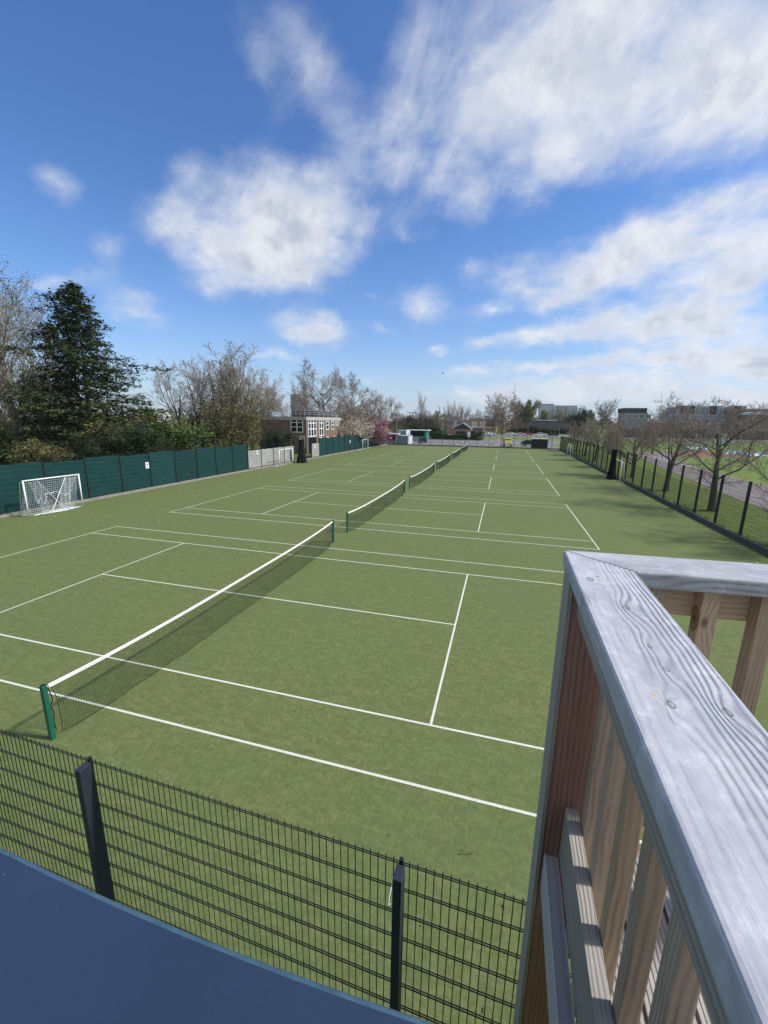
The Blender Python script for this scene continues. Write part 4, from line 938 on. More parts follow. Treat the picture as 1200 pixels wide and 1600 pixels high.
# ------------------------------------------------------------------ cars
def car(label, px, Y, color, rz=0, van=False, group='cars in the car park and on the access road', L=4.2, W=1.75, H=1.45):
    t = thing('parked_car', tuple(at(px, Y)), label, 'van' if van else 'car', group, rz); H = 1.9 if van else H
    prof = [(-L/2, .35), (-L/2, .85), (-L/2+.10, .98), (-L*.24, 1.02), (-L*.12, H*.97), (L*.22, H), (L*.42, H*.93 if van else .98), (L/2-.05, .92), (L/2, .35)]
    mb = MB(); mb.prism(prof, -W/2, W/2); mb.v = [(y, x, z) for x, z, y in mb.v]; me = bevelled(mb, 'body', M[color], .07, 2); link('body', me, t)
    for s in (-1, 1):
        MB().prism([(-L*.19, .98), (-L*.10, H*.92), (L*.20, H*.94), (L*.36, .98)], 0, .02).obj('tmp', M['glass'], t) if False else None
        g2 = MB(); g2.prism([(-L*.19, .99), (-L*.10, H*.90), (L*.20, H*.93), (L*.36, .99)], s*W/2-.004, s*W/2+.012); g2.v = [(y, x, z) for x, z, y in g2.v]; g2.obj('side_window', M['glass'], t, recalc=True)
        for yy in (-L*.31, L*.31):
            wv = MB().tube([(s*(W/2-.2), yy, .31), (s*(W/2+.01), yy, .31)], .31, 14, True).obj('wheel', M['tyre'], t); MB().tube([(s*(W/2-.05), yy, .31), (s*(W/2+.02), yy, .31)], .18, 10, True).obj('hubcap', M['steel'], wv)
    MB().quad((-W*.40, -L*.235, 1.04), (W*.40, -L*.235, 1.04), (W*.36, -L*.135, H*.92), (-W*.36, -L*.135, H*.92)).obj('windscreen', M['glass'], t)
    MB().box(-W*.38, W*.38, L*(.43 if van else .30), L*(.46 if van else .38), .99, H*.86).obj('rear_window', M['glass'], t)
    for s in (-1, 1): MB().box(s*W*.36-.14, s*W*.36+.14, -L/2-.02, -L/2+.05, .62, .80).obj('headlight', M['white'], t)
    MB().box(-W*.3, W*.3, -L/2-.03, -L/2, .40, .52).obj('number_plate', M['white'], t)
    return t
car('dark hatchback parked beside the green shelter', 661, 104, 'blackcar', R(200))
car('small yellow-green van parked nearest the far fence', 795.5, 98, 'yellowcar', R(8), True, L=3.9, W=1.7)
car('dark car half hidden behind the dark slatted store', 831, 103, 'blackcar', R(80))
for i, (px, Y, c_, rz, lb) in enumerate(((762, 176, 'whitecar', 85, 'white car at the left of the access road'), (768, 178, 'silvercar', 92, 'silver car next to the white one on the access road'), (800, 186, 'whitecar', 88, 'white car on the access road right of the big plane tree'), (815, 182, 'silvercar', 90, 'silver car in the middle of the access road'),
     (826, 190, 'redcar', 91, 'dark red car on the access road before the school'), (847, 184, 'whitecar', 90, 'white car before the right half of the school'), (866, 186, 'blackcar', 90, 'black car at the right end of the access road'), (752, 184, 'blackcar', 88, 'black car beside the low canopy building'))):
    car(lb, px, Y, c_, R(rz))
for i, (px, Y, lb) in enumerate(((777, 97, 'white post standing in the car park near the far fence, left of the van'), (793, 95.5, 'white post in front of the yellow-green van'), (781, 128, 'white post at the back edge of the car park'), (731, 96, 'white post in the car park left of the middle'))):
    t = thing('bollard', tuple(at(px, Y)), lb, 'bollard', 'white posts in the car park'); MB().tube([(0, 0, 0), (0, 0, 1.0)], .08, 8, True).obj('post', M['white'], t); MB().tube([(0, 0, .75), (0, 0, .85)], .085, 8, True).obj('reflector_band', M['redcar'], t)
# lamp posts, round sign, cabinets
def lamp(px, Y, top, lb, heads=1):
    t = thing('lamp_post', tuple(at(px, Y)), lb, 'lamp post'); h = zt(px, top, Y)
    MB().tube([(0, 0, 0), (0, 0, 1.2), (0, 0, 1.25), (0, 0, h)], [.11, .11, .07, .05], 8, True).obj('column', M['steel'], t)
    for s in ((-1, 1) if heads > 1 else (1,)):
        MB().tube([(0, 0, h-.1), (s*.55, -.1, h)], .035, 5).obj('arm', M['steel'], t); MB().box(min(s*.45, s*.95), max(s*.45, s*.95), -.3, .05, h-.18, h+.06).obj('lamp_head', M['shed'], t)
lamp(620, 110, 661, 'floodlight post with two lamps above the far left corner', 2); lamp(756, 130, 651, 'tall grey lamp post at the right end of the clipped hedge'); lamp(875, 190, 668, 'pale lamp post behind the far right corner of the courts'); lamp(891, 150, 660, 'thin lamp post among the trees behind the far right corner')
t = thing('round_sign', tuple(at(734, 126.5)), 'white round sign on a post above the clipped hedge', 'sign'); zc = zt(734, 677.5, 126.5)
MB().tube([(0, 0, 0), (0, 0, zc)], .05, 6, True).obj('post', M['steel'], t); MB().tube([(0, -.07, zc), (0, -.02, zc)], .45, 20, True).obj('disc', M['white'], t); MB().box(-.45, .45, -.07, -.02, zc-1.0, zc-.55).obj('lower_plate', M['white'], t)
for i, (a, b, Y, hh, mt, lb) in enumerate(((677, 684, 136, 2.0, 'tealdark', 'dark low cabinet left of the green one'), (684.5, 692, 134, 2.2, 'cladgrey', 'grey cabinet in the middle behind the hedge'), (693, 700, 137, 2.9, 'greenpaint', 'green cabinet beside the gabled kiosk'))):
    t = thing('utility_cabinet', tuple(at((a+b)/2, Y)), lb, 'cabinet', 'cabinets behind the clipped hedge'); w_ = (onY(b, Y)-onY(a, Y))/2
    MB().box(-w_, w_, 0, 1.6, 0, hh).obj('body', M[mt], t); MB().box(-w_-.06, w_+.06, -.08, 1.7, hh, hh+.1).obj('lid', M['roofdark'], t)
    for s in (-1, 1): MB().box(min(s*.04, s*(w_-.05)), max(s*.04, s*(w_-.05)), -.03, -.002, .1, hh-.1).obj('door', M[mt], t)
t = thing('direction_board', tuple(at(846, 150)), 'white board on two legs at the back of the grass bank', 'sign'); MB().box(-.9, .9, 0, .06, .9, 1.8).obj('board', M['white'], t)
for s in (-1, 1): MB().box(s*.7-.04, s*.7+.04, .07, .12, 0, 1.8).obj('leg', M['steel'], t)
# bench by the path, bird
b0 = gpt(1018, 718); t = thing('path_barrier', (b0.x, b0.y, 0), 'low metal barrier beside the path before the red track', 'barrier')
MB().tube([(-1.5, 0, .9), (1.5, 0, .9)], .03, 6, True).obj('top_bar', M['steel'], t)
for k in range(5): MB().tube([(-1.5+k*.75, 0, 0), (-1.5+k*.75, 0, .9)], .02 if k % 4 else .03, 6, True).obj('upright', M['shed'], t)
d = ray(692, 583.5); pb = CAM+d.normalized()*75
t = thing('flying_bird', tuple(pb), 'small dark bird flying above the far thicket', 'bird', rz=.6)
mb = MB()
mb.tube([(-.22, 0, 0), (-.12, 0, .01), (0, 0, .02), (.12, 0, .02), (.18, 0, .035), (.23, 0, .03), (.27, 0, .025)], [.01, .035, .055, .04, .032, .022, .004], 8, True)
for s in (-1, 1):
    n = len(mb.v); mb.v += [(.09, s*.03, .03), (-.07, s*.03, .03), (-.05, s*.20, .13), (.07, s*.20, .14), (-.10, s*.42, .10), (-.02, s*.43, .11)]; mb.f += [(n, n+1, n+2, n+3), (n+3, n+2, n+4, n+5)]
n = len(mb.v); mb.v += [(-.2, .02, 0), (-.2, -.02, 0), (-.34, -.06, 0), (-.34, .06, 0)]; mb.f += [(n, n+1, n+2, n+3)]
mb.obj('body', M['shed'], t, smooth=True)

# ------------------------------------------------------------------ trees
def grow(rs, p0, d0, L, rad, level, spec, out, tips):
    """recursive branch: spec[level] = (segments, wander, up, children, start, angle, length ratio, radius ratio)"""
    seg, wander, up, nch, st, ang, lr, rr_ = spec[level]
    pts = [tuple(p0)]; d = d0.normalized(); p = p0.copy(); dirs = [d.copy()]
    step = L/seg
    for i in range(seg):
        d = Vector((d.x+rs.gauss(0, wander), d.y+rs.gauss(0, wander), d.z+rs.gauss(0, wander)+up/seg)).normalized()
        p = p+d*step; pts.append(tuple(p)); dirs.append(d.copy())
    last = level == len(spec)-1
    rads = [rad*(1-.72*i/seg)+.0 for i in range(seg+1)] if not last else [rad*(1-.5*i/seg) for i in range(seg+1)]
    out.append((level, pts, rads))
    if last: tips.append((pts[-1], dirs[-1], pts[len(pts)//2])); return
    a0 = rs.uniform(0, 6.28)
    for k in range(nch):
        f = st+(1-st)*(k+rs.uniform(.1, .9))/nch; f = min(f, .985)
        x = f*seg; i = int(x); u = x-i
        q = Vector(pts[i]).lerp(Vector(pts[i+1]), u); dd = dirs[i+1]
        perp = dd.orthogonal().normalized(); perp.rotate(Quaternion(dd, a0+k*2.4+rs.uniform(-.5, .5)))
        a = R(ang*rs.uniform(.7, 1.3)); nd = dd*math.cos(a)+perp*math.sin(a)
        grow(rs, q, nd, L*lr*(1.15-.55*f if level else 1.0)*rs.uniform(.75, 1.2), rads[i]*rr_*rs.uniform(.8, 1.1), level+1, spec, out, tips)
def tree_meshes(seed, H, spec, r0_, thick=2, mats=('bark', 'twig'), minr=.0, lean=(0, 0), leaves=None, extra=None, stems=1, stemspread=.3):
    rs = random.Random(seed); out = []; tips = []
    for s_ in range(stems):
        a = rs.uniform(0, 6.28)
        base = Vector((0, 0, -.1)) if stems == 1 else Vector((math.cos(a)*.35, math.sin(a)*.35, -.1))
        dirn = Vector((lean[0], lean[1], 1)) if stems == 1 else Vector((math.cos(a)*stemspread, math.sin(a)*stemspread, 1))
        grow(rs, base, dirn, H*(1 if stems == 1 else rs.uniform(.8, 1)), r0_, 0, spec, out, tips)
    tm, cm = MB(), MB()
    for lv, pts, rads in out:
        rads = [max(x, minr) for x in rads]
        if lv == 0: rads[0] *= 1.25
        (tm if lv < thick else cm).tube(pts, rads, 8 if lv == 0 else (5 if lv < thick else 3))
    res = [('trunk', tm.mesh('trunk', M[mats[0]], True)), ('crown', cm.mesh('crown', M[mats[1]]))]
    if leaves:
        n_, size, mt, nm, spread = leaves; lm = MB()
        leafcards(lm, rs, tips, n_, size, spread)
        res.append((nm, lm.mesh(nm, M[mt])))
    zs = [p[2] for _, pts, _ in out for p in pts]
    return res, max(zs)
def leafcards(lm, rs, tips, n_, size, spread):
    for _ in range(n_):
        t = rs.choice(tips); f = rs.random()
        c = [t[2][k]+(t[0][k]-t[2][k])*f+rs.gauss(0, spread) for k in range(3)]
        card(lm, rs, c, size*rs.uniform(.55, 1.25))
def card(lm, rs, c, s, flat=0):
    a = rs.uniform(0, 6.28); z = rs.uniform(-1, 1)*(1-flat); q = math.sqrt(max(0, 1-z*z))
    u = (q*math.cos(a), q*math.sin(a), z); b = rs.uniform(0, 6.28); v = (math.cos(b), math.sin(b), rs.uniform(-.6, .6))
    n = len(lm.v)
    for (i, j) in ((-1, -.5), (.2, -.7), (1, .3), (-.1, .8)): lm.v.append(tuple(c[k]+(u[k]*i+v[k]*j)*s*.5 for k in range(3)))
    lm.f.append((n, n+1, n+2, n+3))
def plant(name, meshes, loc, label, cat='tree', group=None, s=1, sz=None, rz=0, swap=None):
    res, _ = meshes; t = thing(name, loc, label, cat, group, rz); t.scale = (s, s, sz or s)
    for nm, me in res:
        if swap and nm in swap: me = swap[nm]
        link(nm, me, t)
    return t
def by(px, Y, top, meshes): return at(px, Y), zt(px, top, Y)/meshes[1]      # foot of a tree and the scale that gives its height

#          seg wander up  nch start ang  len  rad
SP_PLANE = [(7, .05, .10, 12, .26, 52, .62, .60), (6, .13, .30, 9, .20, 42, .52, .55), (5, .18, .15, 8, .15, 45, .50, .55), (3, .25, .0, 6, .15, 48, .55, .6), (2, .3, -.1, 0, 0, 0, 0, 0)]
SP_FAR = [(5, .04, .10, 16, .24, 56, .66, .55), (5, .12, .35, 10, .18, 45, .50, .55), (4, .18, .15, 9, .12, 48, .50, .55), (2, .25, .1, 0, 0, 0, 0, 0)]
SP_ASH = [(6, .05, .1, 9, .12, 30, .72, .65), (6, .09, .45, 8, .25, 34, .50, .5), (4, .14, .25, 7, .2, 40, .45, .55), (3, .18, .15, 5, .2, 42, .5, .6), (2, .2, .1, 0, 0, 0, 0, 0)]
SP_POPLAR = [(9, .02, .05, 26, .12, 26, .42, .42), (5, .06, .5, 9, .15, 24, .42, .5), (3, .10, .35, 7, .15, 28, .5, .6), (2, .12, .3, 0, 0, 0, 0, 0)]
SP_ROW = [(5, .06, .1, 11, .36, 48, .95, .5), (6, .12, .60, 9, .16, 38, .50, .5), (4, .18, .35, 9, .15, 42, .52, .5), (3, .22, .2, 6, .15, 42, .5, .6), (2, .22, .1, 0, 0, 0, 0, 0)]
SP_OPEN = [(6, .06, .1, 12, .28, 58, .66, .44), (6, .15, .45, 8, .18, 42, .46, .5), (4, .22, .25, 7, .15, 45, .50, .5), (3, .22, .2, 5, .15, 42, .5, .6), (2, .22, .1, 0, 0, 0, 0, 0)]
SP_THICK = [(4, .10, .2, 8, .08, 42, .7, .6), (5, .16, .4, 7, .15, 42, .50, .5), (3, .22, .2, 7, .15, 48, .50, .55), (2, .25, .2, 0, 0, 0, 0, 0)]
T_plane = tree_meshes(11, 12.5, SP_PLANE, .42, 3, ('bark', 'twig'), minr=.022)
T_plane2 = tree_meshes(23, 12.5, SP_PLANE, .40, 3, ('bark', 'twig'), minr=.022)
T_far = tree_meshes(12, 11, SP_FAR, .5, 2, ('bark', 'twig'), minr=.045)
T_far2 = tree_meshes(19, 11, SP_FAR, .5, 2, ('bark', 'twiggrey'), minr=.045)
T_ash = tree_meshes(5, 7.6, SP_ASH, .24, 2, ('barkgreen', 'twiggrey'), minr=.013, stems=3, stemspread=.22)
T_ash2 = tree_meshes(9, 8, SP_ASH, .26, 2, ('barkgreen', 'twiggrey'), minr=.013, stems=2, stemspread=.25)
T_poplar = tree_meshes(3, 16, SP_POPLAR, .30, 1, ('barkpale', 'twiggrey'), minr=.013, leaves=(5500, .17, 'leafbud', 'young_leaves', .3))
T_poplar2 = tree_meshes(31, 16, SP_POPLAR, .30, 1, ('bark', 'twiggrey'), minr=.02)
T_row = tree_meshes(14, 3.6, SP_ROW, .21, 2, ('barkgreen', 'twig'), minr=.0065)
T_row2 = tree_meshes(44, 4.6, SP_OPEN, .19, 2, ('barkgreen', 'twig'), minr=.007)
T_row3 = tree_meshes(57, 5.2, SP_OPEN, .21, 2, ('barkgreen', 'twig'), minr=.007)
T_thick = tree_meshes(61, 4.5, SP_THICK, .12, 1, ('bark', 'twigdark'), minr=.02, stems=4, stemspread=.35)
T_olive = tree_meshes(71, 5, SP_THICK, .13, 1, ('bark', 'twigdark'), minr=.012, stems=3, stemspread=.3, leaves=(7000, .15, 'leafolive', 'foliage', .18))
T_green = tree_meshes(81, 8, SP_ASH, .24, 1, ('bark', 'twig'), minr=.025, leaves=(9000, .42, 'leafbud', 'foliage', .5))
T_dark = tree_meshes(91, 5, SP_THICK, .13, 1, ('bark', 'twigdark'), minr=.015, stems=4, stemspread=.4, leaves=(15000, .24, 'leafdark', 'foliage', .3))
T_shrub = tree_meshes(92, 2.6, SP_THICK, .07, 1, ('bark', 'twigdark'), minr=.01, stems=4, stemspread=.45, leaves=(12000, .15, 'leafgreen', 'foliage', .18))
T_blossom = tree_meshes(93, 3.4, SP_THICK, .10, 1, ('bark', 'twigdark'), minr=.012, stems=3, stemspread=.55, leaves=(12000, .17, 'pink', 'blossom', .18))

def shape_swap(meshes, nm, mt):
    me = dict(meshes[0])[nm].copy(); me.materials.clear(); me.materials.append(M[mt]); return {nm: me}

# tall trees at the left edge
for (px, Y, top, rz, ms, lb) in ((26, 27, 385, .3, T_poplar, 'tall pale-trunked tree with young leaves at the left edge of the photo'), (-22, 31, 380, 2.1, T_poplar, 'upright tree with young leaves cut off by the left edge'),
                                 (66, 41, 440, 4, T_poplar, 'thin upright tree with young leaves behind the dark conifer')):
    loc, s = by(px, Y, top, ms); plant('poplar_tree', ms, loc, lb, group='tall upright trees at the left edge', s=s*1.5, sz=s, rz=rz)
# conifer with two leaders
def conifer(px, Y, top, label):
    loc = at(px, Y); H = zt(px, top, Y); rs = random.Random(17); t = thing('conifer_tree', loc, label, 'tree')
    tr = MB(); br = MB(); f1 = MB(); f2 = MB()
    leaders = ((0.0, 0.0, H, .32), (-2.6, .6, H*.985, .26))
    for li, (lx, ly, hh, r_) in enumerate(leaders):
        pts = [(lx*(.35+.65*i/12)+.12*math.sin(i), ly*i/12, hh*i/12) for i in range(13)]
        tr.tube(pts, [r_*(1-i/12.6) for i in range(13)], 8)
        nb = 190 if li == 0 else 120
        for b in range(nb):
            f = .03+.965*(b/nb)**.92; z = hh*f
            a = b*2.399+rs.uniform(-.3, .3)
            if li == 1 and math.cos(a) > .3: continue
            full = (1-f)**.86*7.2+.35
            irregular = 1+.28*math.sin(f*23+a)+rs.uniform(-.25, .2)
            if rs.random() < .10: irregular *= 1.3
            Lb = full*irregular*(1.12 if math.cos(a) > 0 else 1.02)*(1.18 if li else 1)
            bx = lx*(.35+.65*f); pts = []
            for i in range(7):
                u = i/6; rr = Lb*u; zz = z+Lb*(.16*u-.42*u*u+.24*u**3)+.0
                pts.append((bx+rr*math.cos(a+.12*math.sin(u*3+b)), ly*f+rr*math.sin(a+.12*math.sin(u*3+b)), zz))
            br.tube(pts, [max(.012, .055*(1-f)*(1-i/6.5)) for i in range(7)], 3)
            ncl = int(9+Lb*12)
            for c in range(ncl):
                u = min(1, rs.uniform(.22, 1.05)); i = min(5, int(u*6)); v = u*6-i
                p = [pts[i][k]+(pts[i+1][k]-pts[i][k])*v for k in range(3)]
                wd = .12+.30*Lb*.25*(1-abs(u-.6))
                cx, cy, cz = p[0]+rs.gauss(0, wd), p[1]+rs.gauss(0, wd), p[2]+rs.gauss(-.10, .16)
                for q_ in range(5):
                    card(f1 if rs.random() < .78 else f2, rs, (cx+rs.gauss(0, .13), cy+rs.gauss(0, .13), cz+rs.gauss(-.03, .08)), rs.uniform(.13, .34), .45)
    tr.obj('trunk', M['bark'], t, smooth=True); br.obj('crown', M['twigdark'], t)
    f1.obj('foliage', M['conifer'], t); f2.obj('branch_tips', M['coniferlight'], t)
conifer(143, 31, 437, 'big dark conifer with two tops rising behind the green fence')
# shrub belt behind the green fence on the left
belt = [(-8, 24, 660, T_dark, 'dense dark shrub under the tall trees at the far left edge', 'ivy'), (28, 25, 672, T_olive, 'olive shrub at the foot of the pale-trunked tree', None), (70, 24, 684, T_shrub, 'low yellow-green shrub just above the green fence, left of the conifer', 'leafolive'),
        (112, 25.5, 688, T_shrub, 'low green shrub under the left of the conifer', 'leafdark'), (160, 27, 668, T_dark, 'dark shrub under the middle of the conifer', 'leafdark'), (205, 29, 655, T_dark, 'dark shrub under the right of the conifer', 'ivy'),
        (240, 33, 640, T_shrub, 'olive green shrub where the conifer ends', 'leafolive'), (262, 36, 642, T_shrub, 'bright green bushy shrub right of the conifer', None), (310, 50, 662, T_olive, 'yellow-olive shrub between the bare stems behind the fence', None),
        (355, 52, 665, T_dark, 'dark bush at the foot of the bare trees behind the fence', 'leafolive'), (349, 40, 684, T_shrub, 'small lime green bush peeping over the green fence', 'leafbud'), (428, 50, 668, T_dark, 'dark evergreen bush before the left end of the brown building', None)]
for i, (px, Y, top, ms, lb, mt) in enumerate(belt):
    loc, s = by(px, Y, top, ms); sw = shape_swap(ms, 'foliage', mt) if mt else None
    plant('shrub', ms, loc, lb, 'shrub', 'shrubs behind the green fence', s=s*rs.uniform(1.15, 1.4) if px != 349 else s*.7, sz=s, rz=i*1.3, swap=sw)
# bare trees behind the fence
for (px, Y, top, rz, ms, wd, lb) in ((293, 47, 545, .5, T_ash2, 1.0, 'slim bare tree just right of the conifer'), (338, 50, 533, 2.2, T_ash, 1.3, 'wide bare tree with many stems right of the conifer'),
                                 (378, 58, 552, 4.0, T_ash2, .85, 'bare tree behind the olive tree left of the brown building'), (430, 86, 584, 1.1, T_ash, .95, 'bare tree rising behind the left end of the brown building'),
                                 (415, 70, 590, 3.3, T_ash2, .8, 'smaller bare tree beside the brown building, left of its roof rail')):
    loc, s = by(px, Y, top, ms); plant('bare_tree', ms, loc, lb, group='bare trees behind the left fence', s=s*wd, sz=s, rz=rz)
loc, s = by(386, 46, 598, T_olive); plant('olive_tree', T_olive, loc, 'rounded olive green tree before the left end of the brown building', s=s*1.0, sz=s)
for (px, Y, top, rz, ms, wd, lb) in ((512, 104, 560, .4, T_plane, .92, 'tallest bare plane tree behind the brown building'), (548, 112, 578, 2, T_plane2, .85, 'bare plane tree just right of the brown building'),
                                     (478, 120, 592, 3, T_plane2, .7, 'pale bare tree behind the roof rail of the brown building'), (588, 128, 606, 5, T_plane, .9, 'bare plane tree above the pink blossom'), (607, 150, 618, 1, T_plane2, .8, 'smaller bare tree right of the pink blossom')):
    loc, s = by(px, Y, top, ms); plant('plane_tree', ms, loc, lb, group='bare plane trees behind the far left of the courts', s=s*wd, sz=s, rz=rz)
loc, s = by(577, 84, 654, T_blossom); plant('blossom_tree', T_blossom, loc, 'pink blossoming tree behind the far green screens', s=s*1.55, sz=s)
loc, s = by(541, 74, 648, T_blossom); plant('blossom_tree', T_blossom, loc, 'cream blossoming tree before the brown building, left of the pink one', s=s*1.25, sz=s, rz=2, swap=shape_swap(T_blossom, 'blossom', 'cream'))
for (px, Y, top, lb) in ((547, 92, 622, 'brown leafing tree behind the cream blossom'), (566, 96, 634, 'brown leafing tree behind the pink blossom'),):
    loc, s = by(px, Y, top, T_olive); plant('bushy_tree', T_olive, loc, lb, group='bushy trees behind the blossom', s=s*.9, sz=s, rz=px, swap=shape_swap(T_olive, 'foliage', 'twig'))
# thicket across the far left
for i, (px, Y, top, ms, wd, lb) in enumerate(((618, 140, 648, T_thick, 1.2, 'bare thicket tree above the red shed'), (634, 146, 640, T_thick, 1.1, 'bare thicket tree behind the blue-grey containers'), (648, 138, 636, T_thick, 1.0, 'brown thicket tree left of the tall poplar'),
     (668, 150, 634, T_thick, 1.0, 'bare thicket tree right of the tall poplar'), (684, 152, 648, T_olive, 1.2, 'olive thicket tree above the green shelter'), (655, 132, 660, T_dark, 1.9, 'dark low thicket bush behind the green shelter'),
     (676, 134, 664, T_dark, 1.6, 'dark evergreen bush right of the green shelter'), (625, 132, 660, T_olive, 1.5, 'olive bush behind the lamp post at the far left corner'))):
    loc, s = by(px, Y, top, ms); plant('thicket_tree', ms, loc, lb, group='thicket beyond the far left corner', s=s*wd, sz=s, rz=i)
loc, s = by(659, 170, 608, T_poplar2); plant('poplar_tree', T_poplar2, loc, 'tall narrow bare poplar above the thicket', s=s*.75, sz=s)
for i, (px, top) in enumerate(((696, 632), (702, 626), (708, 624), (714, 627), (719, 633))):
    loc, s = by(px, 196+i*3, top, T_poplar2); plant('poplar_tree', T_poplar2, loc, ['leftmost', 'second', 'middle', 'fourth', 'rightmost'][i]+' of the five narrow bare poplars above the dark brick house', group='row of narrow bare poplars', s=s*.7, sz=s, rz=i)
for i, (px, Y, top, ms, wd, lb) in enumerate(((727, 230, 632, T_far, .6, 'small bare tree right of the poplar row'), (746, 240, 638, T_far2, .7, 'small bare tree behind the yellow brick house'), (787, 196, 610, T_far, 1.15, 'big round bare plane tree right of the yellow brick house'),
      (770, 215, 628, T_far2, .9, 'bare tree left behind the big round plane tree'), (826, 215, 624, T_green, .75, 'green leafing tree right of the big plane tree'), (808, 220, 626, T_green, .65, 'green leafing tree close behind the big plane tree'), (848, 240, 640, T_green, .6, 'small green leafing tree left of the pale glass block'),
      (866, 330, 632, T_far2, .8, 'bare tree in front of the pale glass block, left'), (880, 330, 632, T_far, .7, 'bare tree in front of the pale glass block, right'), (921, 300, 640, T_green, .6, 'pale leafing tree behind the dark conifer, on its right'), (941, 280, 621, T_far, .85, 'round pinkish bare tree above the row of verge trees'))):
    loc, s = by(px, Y, top, ms); plant('distant_tree', ms, loc, lb, group='distant trees beyond the car park', s=s*wd, sz=s, rz=i*2)
for i, (px, Y, top, wd) in enumerate(((1040, 250, 628, .9), (1075, 420, 624, 1.1), (1098, 430, 632, 1.0), (1145, 420, 634, .9), (1180, 400, 634, .9))):
    loc, s = by(px, Y, top, T_far); plant('distant_tree', T_far if i % 2 else T_far2, loc, ['bare tree left of the modern grey building', 'round pinkish bare tree behind the modern building, left', 'small bare tree behind the modern building', 'bare tree behind the right of the modern building', 'bare tree at the far right skyline'][i], group='distant trees on the right skyline', s=s*wd, sz=s, rz=i)
loc, s = by(903, 170, 634, T_dark); plant('evergreen_tree', T_dark, loc, 'dark evergreen tree behind the far right corner of the courts', s=s*.62, sz=s)
loc, s = by(893, 300, 646, T_dark); plant('evergreen_tree', T_dark, loc, 'low dark evergreen beyond the school building', s=s*.9, sz=s, rz=2)

# row of trees on the verge beyond the right fence
vt = [(21.1, 26.66, 7.6, T_row2, 0.2, 1.1, 'open branched bare tree on the verge, second from the viewer', None), (21.1, 35.15, 8.3, T_row3, 1.9, 1.0, 'bare tree with a tall dark trunk, third on the verge', None),
      (20.9, 44.3, 7.2, T_row, 4.0, 1.05, 'dense twiggy bare tree, fourth on the verge, near the black netting', None), (21.3, 18.2, 6.2, T_row2, 2.6, 1.15, 'nearest verge tree reaching in from the right edge', None),
      (21.0, 64.7, 6.9, T_row, .9, .9, 'white-green blossoming tree on the verge', 'b'), (21.2, 54.5, 5.6, T_row, 5.2, .9, 'bare twiggy tree between the blossoming tree and the denser tree', None), (21.3, 75, 6.6, T_row, 2.2, 1.0, 'brown twiggy tree on the verge left of the blossoming tree', 'o'), (21.6, 86, 6.8, T_row, 3.3, .95, 'farthest twiggy tree on the verge', 'o')]
for (x, y, hh, ms, rz, wd, lb, fl) in vt:
    s = hh/ms[1]; t = plant('verge_tree', ms, (x, y, 0), lb, group='trees on the verge beyond the right fence', s=s*wd, sz=s, rz=rz)
    if fl:
        r2 = random.Random(int(y)); lm = MB(); me = dict(ms[0])['crown']; vs = me.vertices; n_ = len(vs)
        for k in range(3800 if fl == 'b' else 1800):
            v = vs[r2.randrange(n_)].co; card(lm, r2, (v.x+r2.gauss(0, .08), v.y+r2.gauss(0, .08), v.z+r2.gauss(0, .08)), r2.uniform(.05, .13))
        lm.obj('blossom' if fl == 'b' else 'foliage', M['blossomgreen'] if fl == 'b' else M['leafolive'], t)
# small trees and a second row on the lawn
for i, (px, Y, top, ms) in enumerate(((1009, 82, 655, T_row), (1026, 86, 652, T_row), (965, 110, 668, T_row), (1178, 66, 648, T_row2), (1120, 120, 668, T_row2), (1060, 150, 672, T_row))):
    loc, s = by(px, Y, top, ms); plant('lawn_tree', ms, loc, ['left of a pair of small bare trees on the lawn', 'right of a pair of small bare trees on the lawn', 'small bare tree on the lawn behind the blossoming tree', 'bare tree on the lawn near the right edge', 'small bare tree before the modern building', 'small bare tree at the far lawn edge'][i], group='small bare trees on the lawn', s=s, sz=s, rz=i)
# low hedge lines that close the horizon
def mass(name, label, cat, pts, h, d, mt, n, size, group=None, seed=1, kind=None):
    """hedge or tree belt: a leafy strip along pts"""
    r2 = random.Random(seed); t = thing(name, (pts[0][0], pts[0][1], 0), label, cat, group); ox, oy = pts[0][:2]; lm = MB(); sm = MB()
    for k in range(n):
        i = r2.randrange(len(pts)-1); f = r2.random(); x = pts[i][0]+(pts[i+1][0]-pts[i][0])*f; y = pts[i][1]+(pts[i+1][1]-pts[i][1])*f
        hh = h*(.82+.18*math.sin(x*.31+y*.2)+.12*math.sin(x*.9+1)); z = hh*(1-r2.random()**1.6)
        card(lm, r2, (x-ox+r2.uniform(-d, d)*.5, y-oy+r2.uniform(-d, d)*.5, z), size*r2.uniform(.5, 1.3))
    lm.obj('foliage', M[mt], t)
    for i in range(len(pts)-1):
        a, b = Vector(pts[i]), Vector(pts[i+1]); m_ = max(2, int((b-a).length/2.2))
        for k in range(m_):
            p_ = a.lerp(b, k/m_); sm.tube([(p_.x-ox, p_.y-oy, 0), (p_.x-ox+r2.uniform(-.2, .2), p_.y-oy, h*.8)], .05, 3)
    sm.obj('stems', M['twigdark'], t); return t
mass('hedge', 'clipped dark green hedge beyond the car park, before the gabled kiosk', 'hedge', [tuple(at(675, 128).xy), tuple(at(755, 128).xy)], 2.3, 1.6, 'hedge', 9000, .32)
mass('hedge', 'dark scrubby hedge along the back of the lawn before the modern building', 'hedge', [tuple(at(962, 195).xy), tuple(at(1060, 200).xy), tuple(at(1260, 196).xy)], 3.6, 4, 'leafdark', 14000, .75, seed=5)
mass('hedge', 'dark shrub line before the long grey school building', 'hedge', [tuple(at(797, 226).xy), tuple(at(890, 226).xy)], 3.0, 3, 'leafdark', 6000, .7, seed=6)
far = MB(); r2 = random.Random(8)
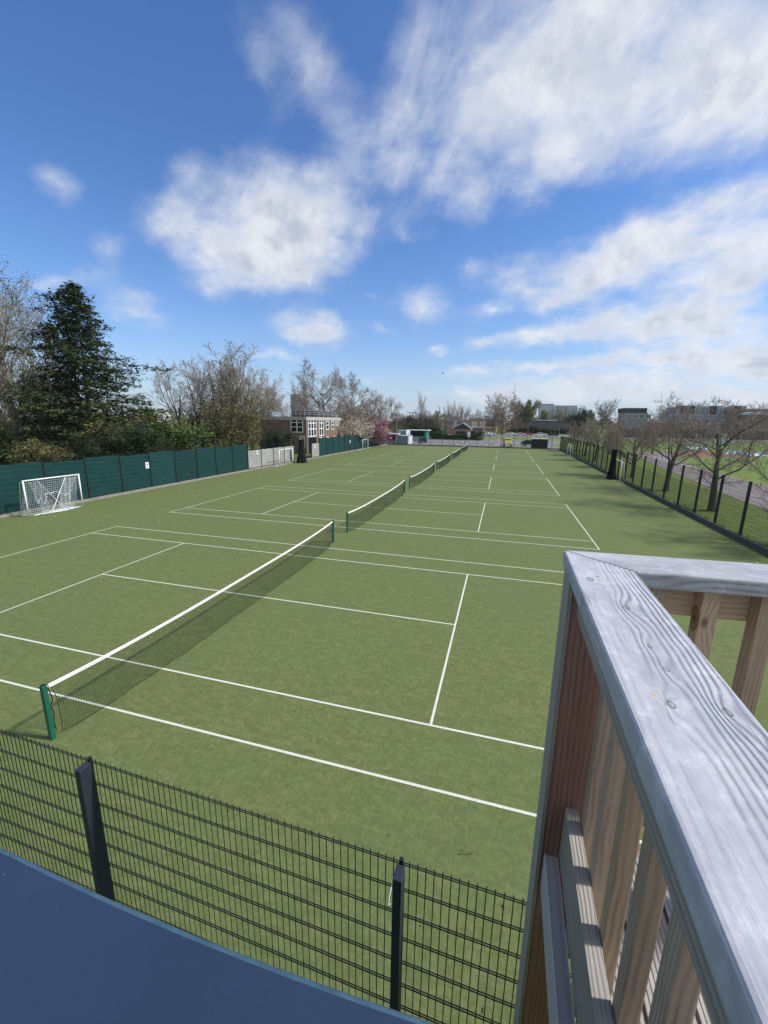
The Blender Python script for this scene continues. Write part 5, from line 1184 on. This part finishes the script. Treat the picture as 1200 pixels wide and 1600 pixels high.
for k in range(26000):
    a = r2.uniform(-1.25, .95); dist = r2.uniform(430, 560); x = CAM.x+dist*math.sin(a); y = CAM.y+dist*math.cos(a)
    hh = 9+4*math.sin(a*31)+3*math.sin(a*77)+2*math.sin(a*190); card(far, r2, (x, y, hh*r2.random()), r2.uniform(1.2, 3.6))
finish(far.obj('far_treeline', M['leafolive']), 'low far belt of brown-green trees closing the horizon', 'tree line', kind='stuff')
lb2 = MB(); r2 = random.Random(9)
for k in range(30000):
    y = r2.uniform(-6, 190); x = -47-.18*abs(y-30)*.3+r2.gauss(0, 2.2)-(10 if y > 60 else 0)*((y-60)/60 if y > 60 else 0); hh = 5.2+1.6*math.sin(y*.21)+1.0*math.sin(y*.67)
    card(lb2, r2, (x, y, hh*r2.random()**.8), r2.uniform(.3, .85))
finish(lb2.obj('woodland_edge', M['leafolive']), 'leafy woodland edge filling the gaps behind the left fence trees', 'woodland', kind='stuff')

# ------------------------------------------------------------------ thin haze over the whole site
hm = bpy.data.materials.new('haze_air'); hm.use_nodes = True; t_ = hm.node_tree; t_.nodes.clear(); g = NG(t_)
pv = g.n('ShaderNodeVolumePrincipled'); pv.inputs['Color'].default_value = (.80, .86, .95, 1); pv.inputs['Density'].default_value = .00012; pv.inputs['Anisotropy'].default_value = .2
mo = g.n('ShaderNodeOutputMaterial'); g.nt.links.new(pv.outputs[0], mo.inputs['Volume'])
hz_ = MB().box(-1400, 1400, -150, 1500, -1.5, 75).obj('haze', hm); finish(hz_, 'thin pale haze in the air over the courts and the far skyline', 'haze', kind='stuff')

lt = MB(); r2 = random.Random(77)
for k in range(1500):
    q_ = r2.random()
    if q_ < .45: x, y = 18.86-abs(r2.gauss(0, .35)), r2.uniform(8, 90)
    elif q_ < .75: x, y = -19.36+abs(r2.gauss(0, .3)), r2.uniform(5, 90)
    else: x, y = r2.uniform(-19, 18), r2.uniform(-3.2, 60)
    card(lt, r2, (x, y, .012), r2.uniform(.025, .06), .9)
finish(lt.obj('leaf_litter', M['soil']), 'scattered dry leaves and crumbs along the court edges', 'leaf litter', kind='stuff')
wd_ = MB()
for k in range(5200):
    y = r2.uniform(-5, 91); x = 19.12+abs(r2.gauss(0, .22)); hgt = r2.uniform(.08, .34)*(.5+.5*math.sin(y*1.7)**2)
    a = r2.uniform(0, 6.28); dx, dy = .02*math.cos(a), .02*math.sin(a)
    wd_.quad((x-dx, y-dy, 0), (x+dx, y+dy, 0), (x+r2.gauss(0, .06), y+r2.gauss(0, .06), hgt))
finish(wd_.obj('rough_grass_edge', M['leafgreen']), 'rough uncut grass growing along the foot of the right fence', 'grass', kind='stuff')
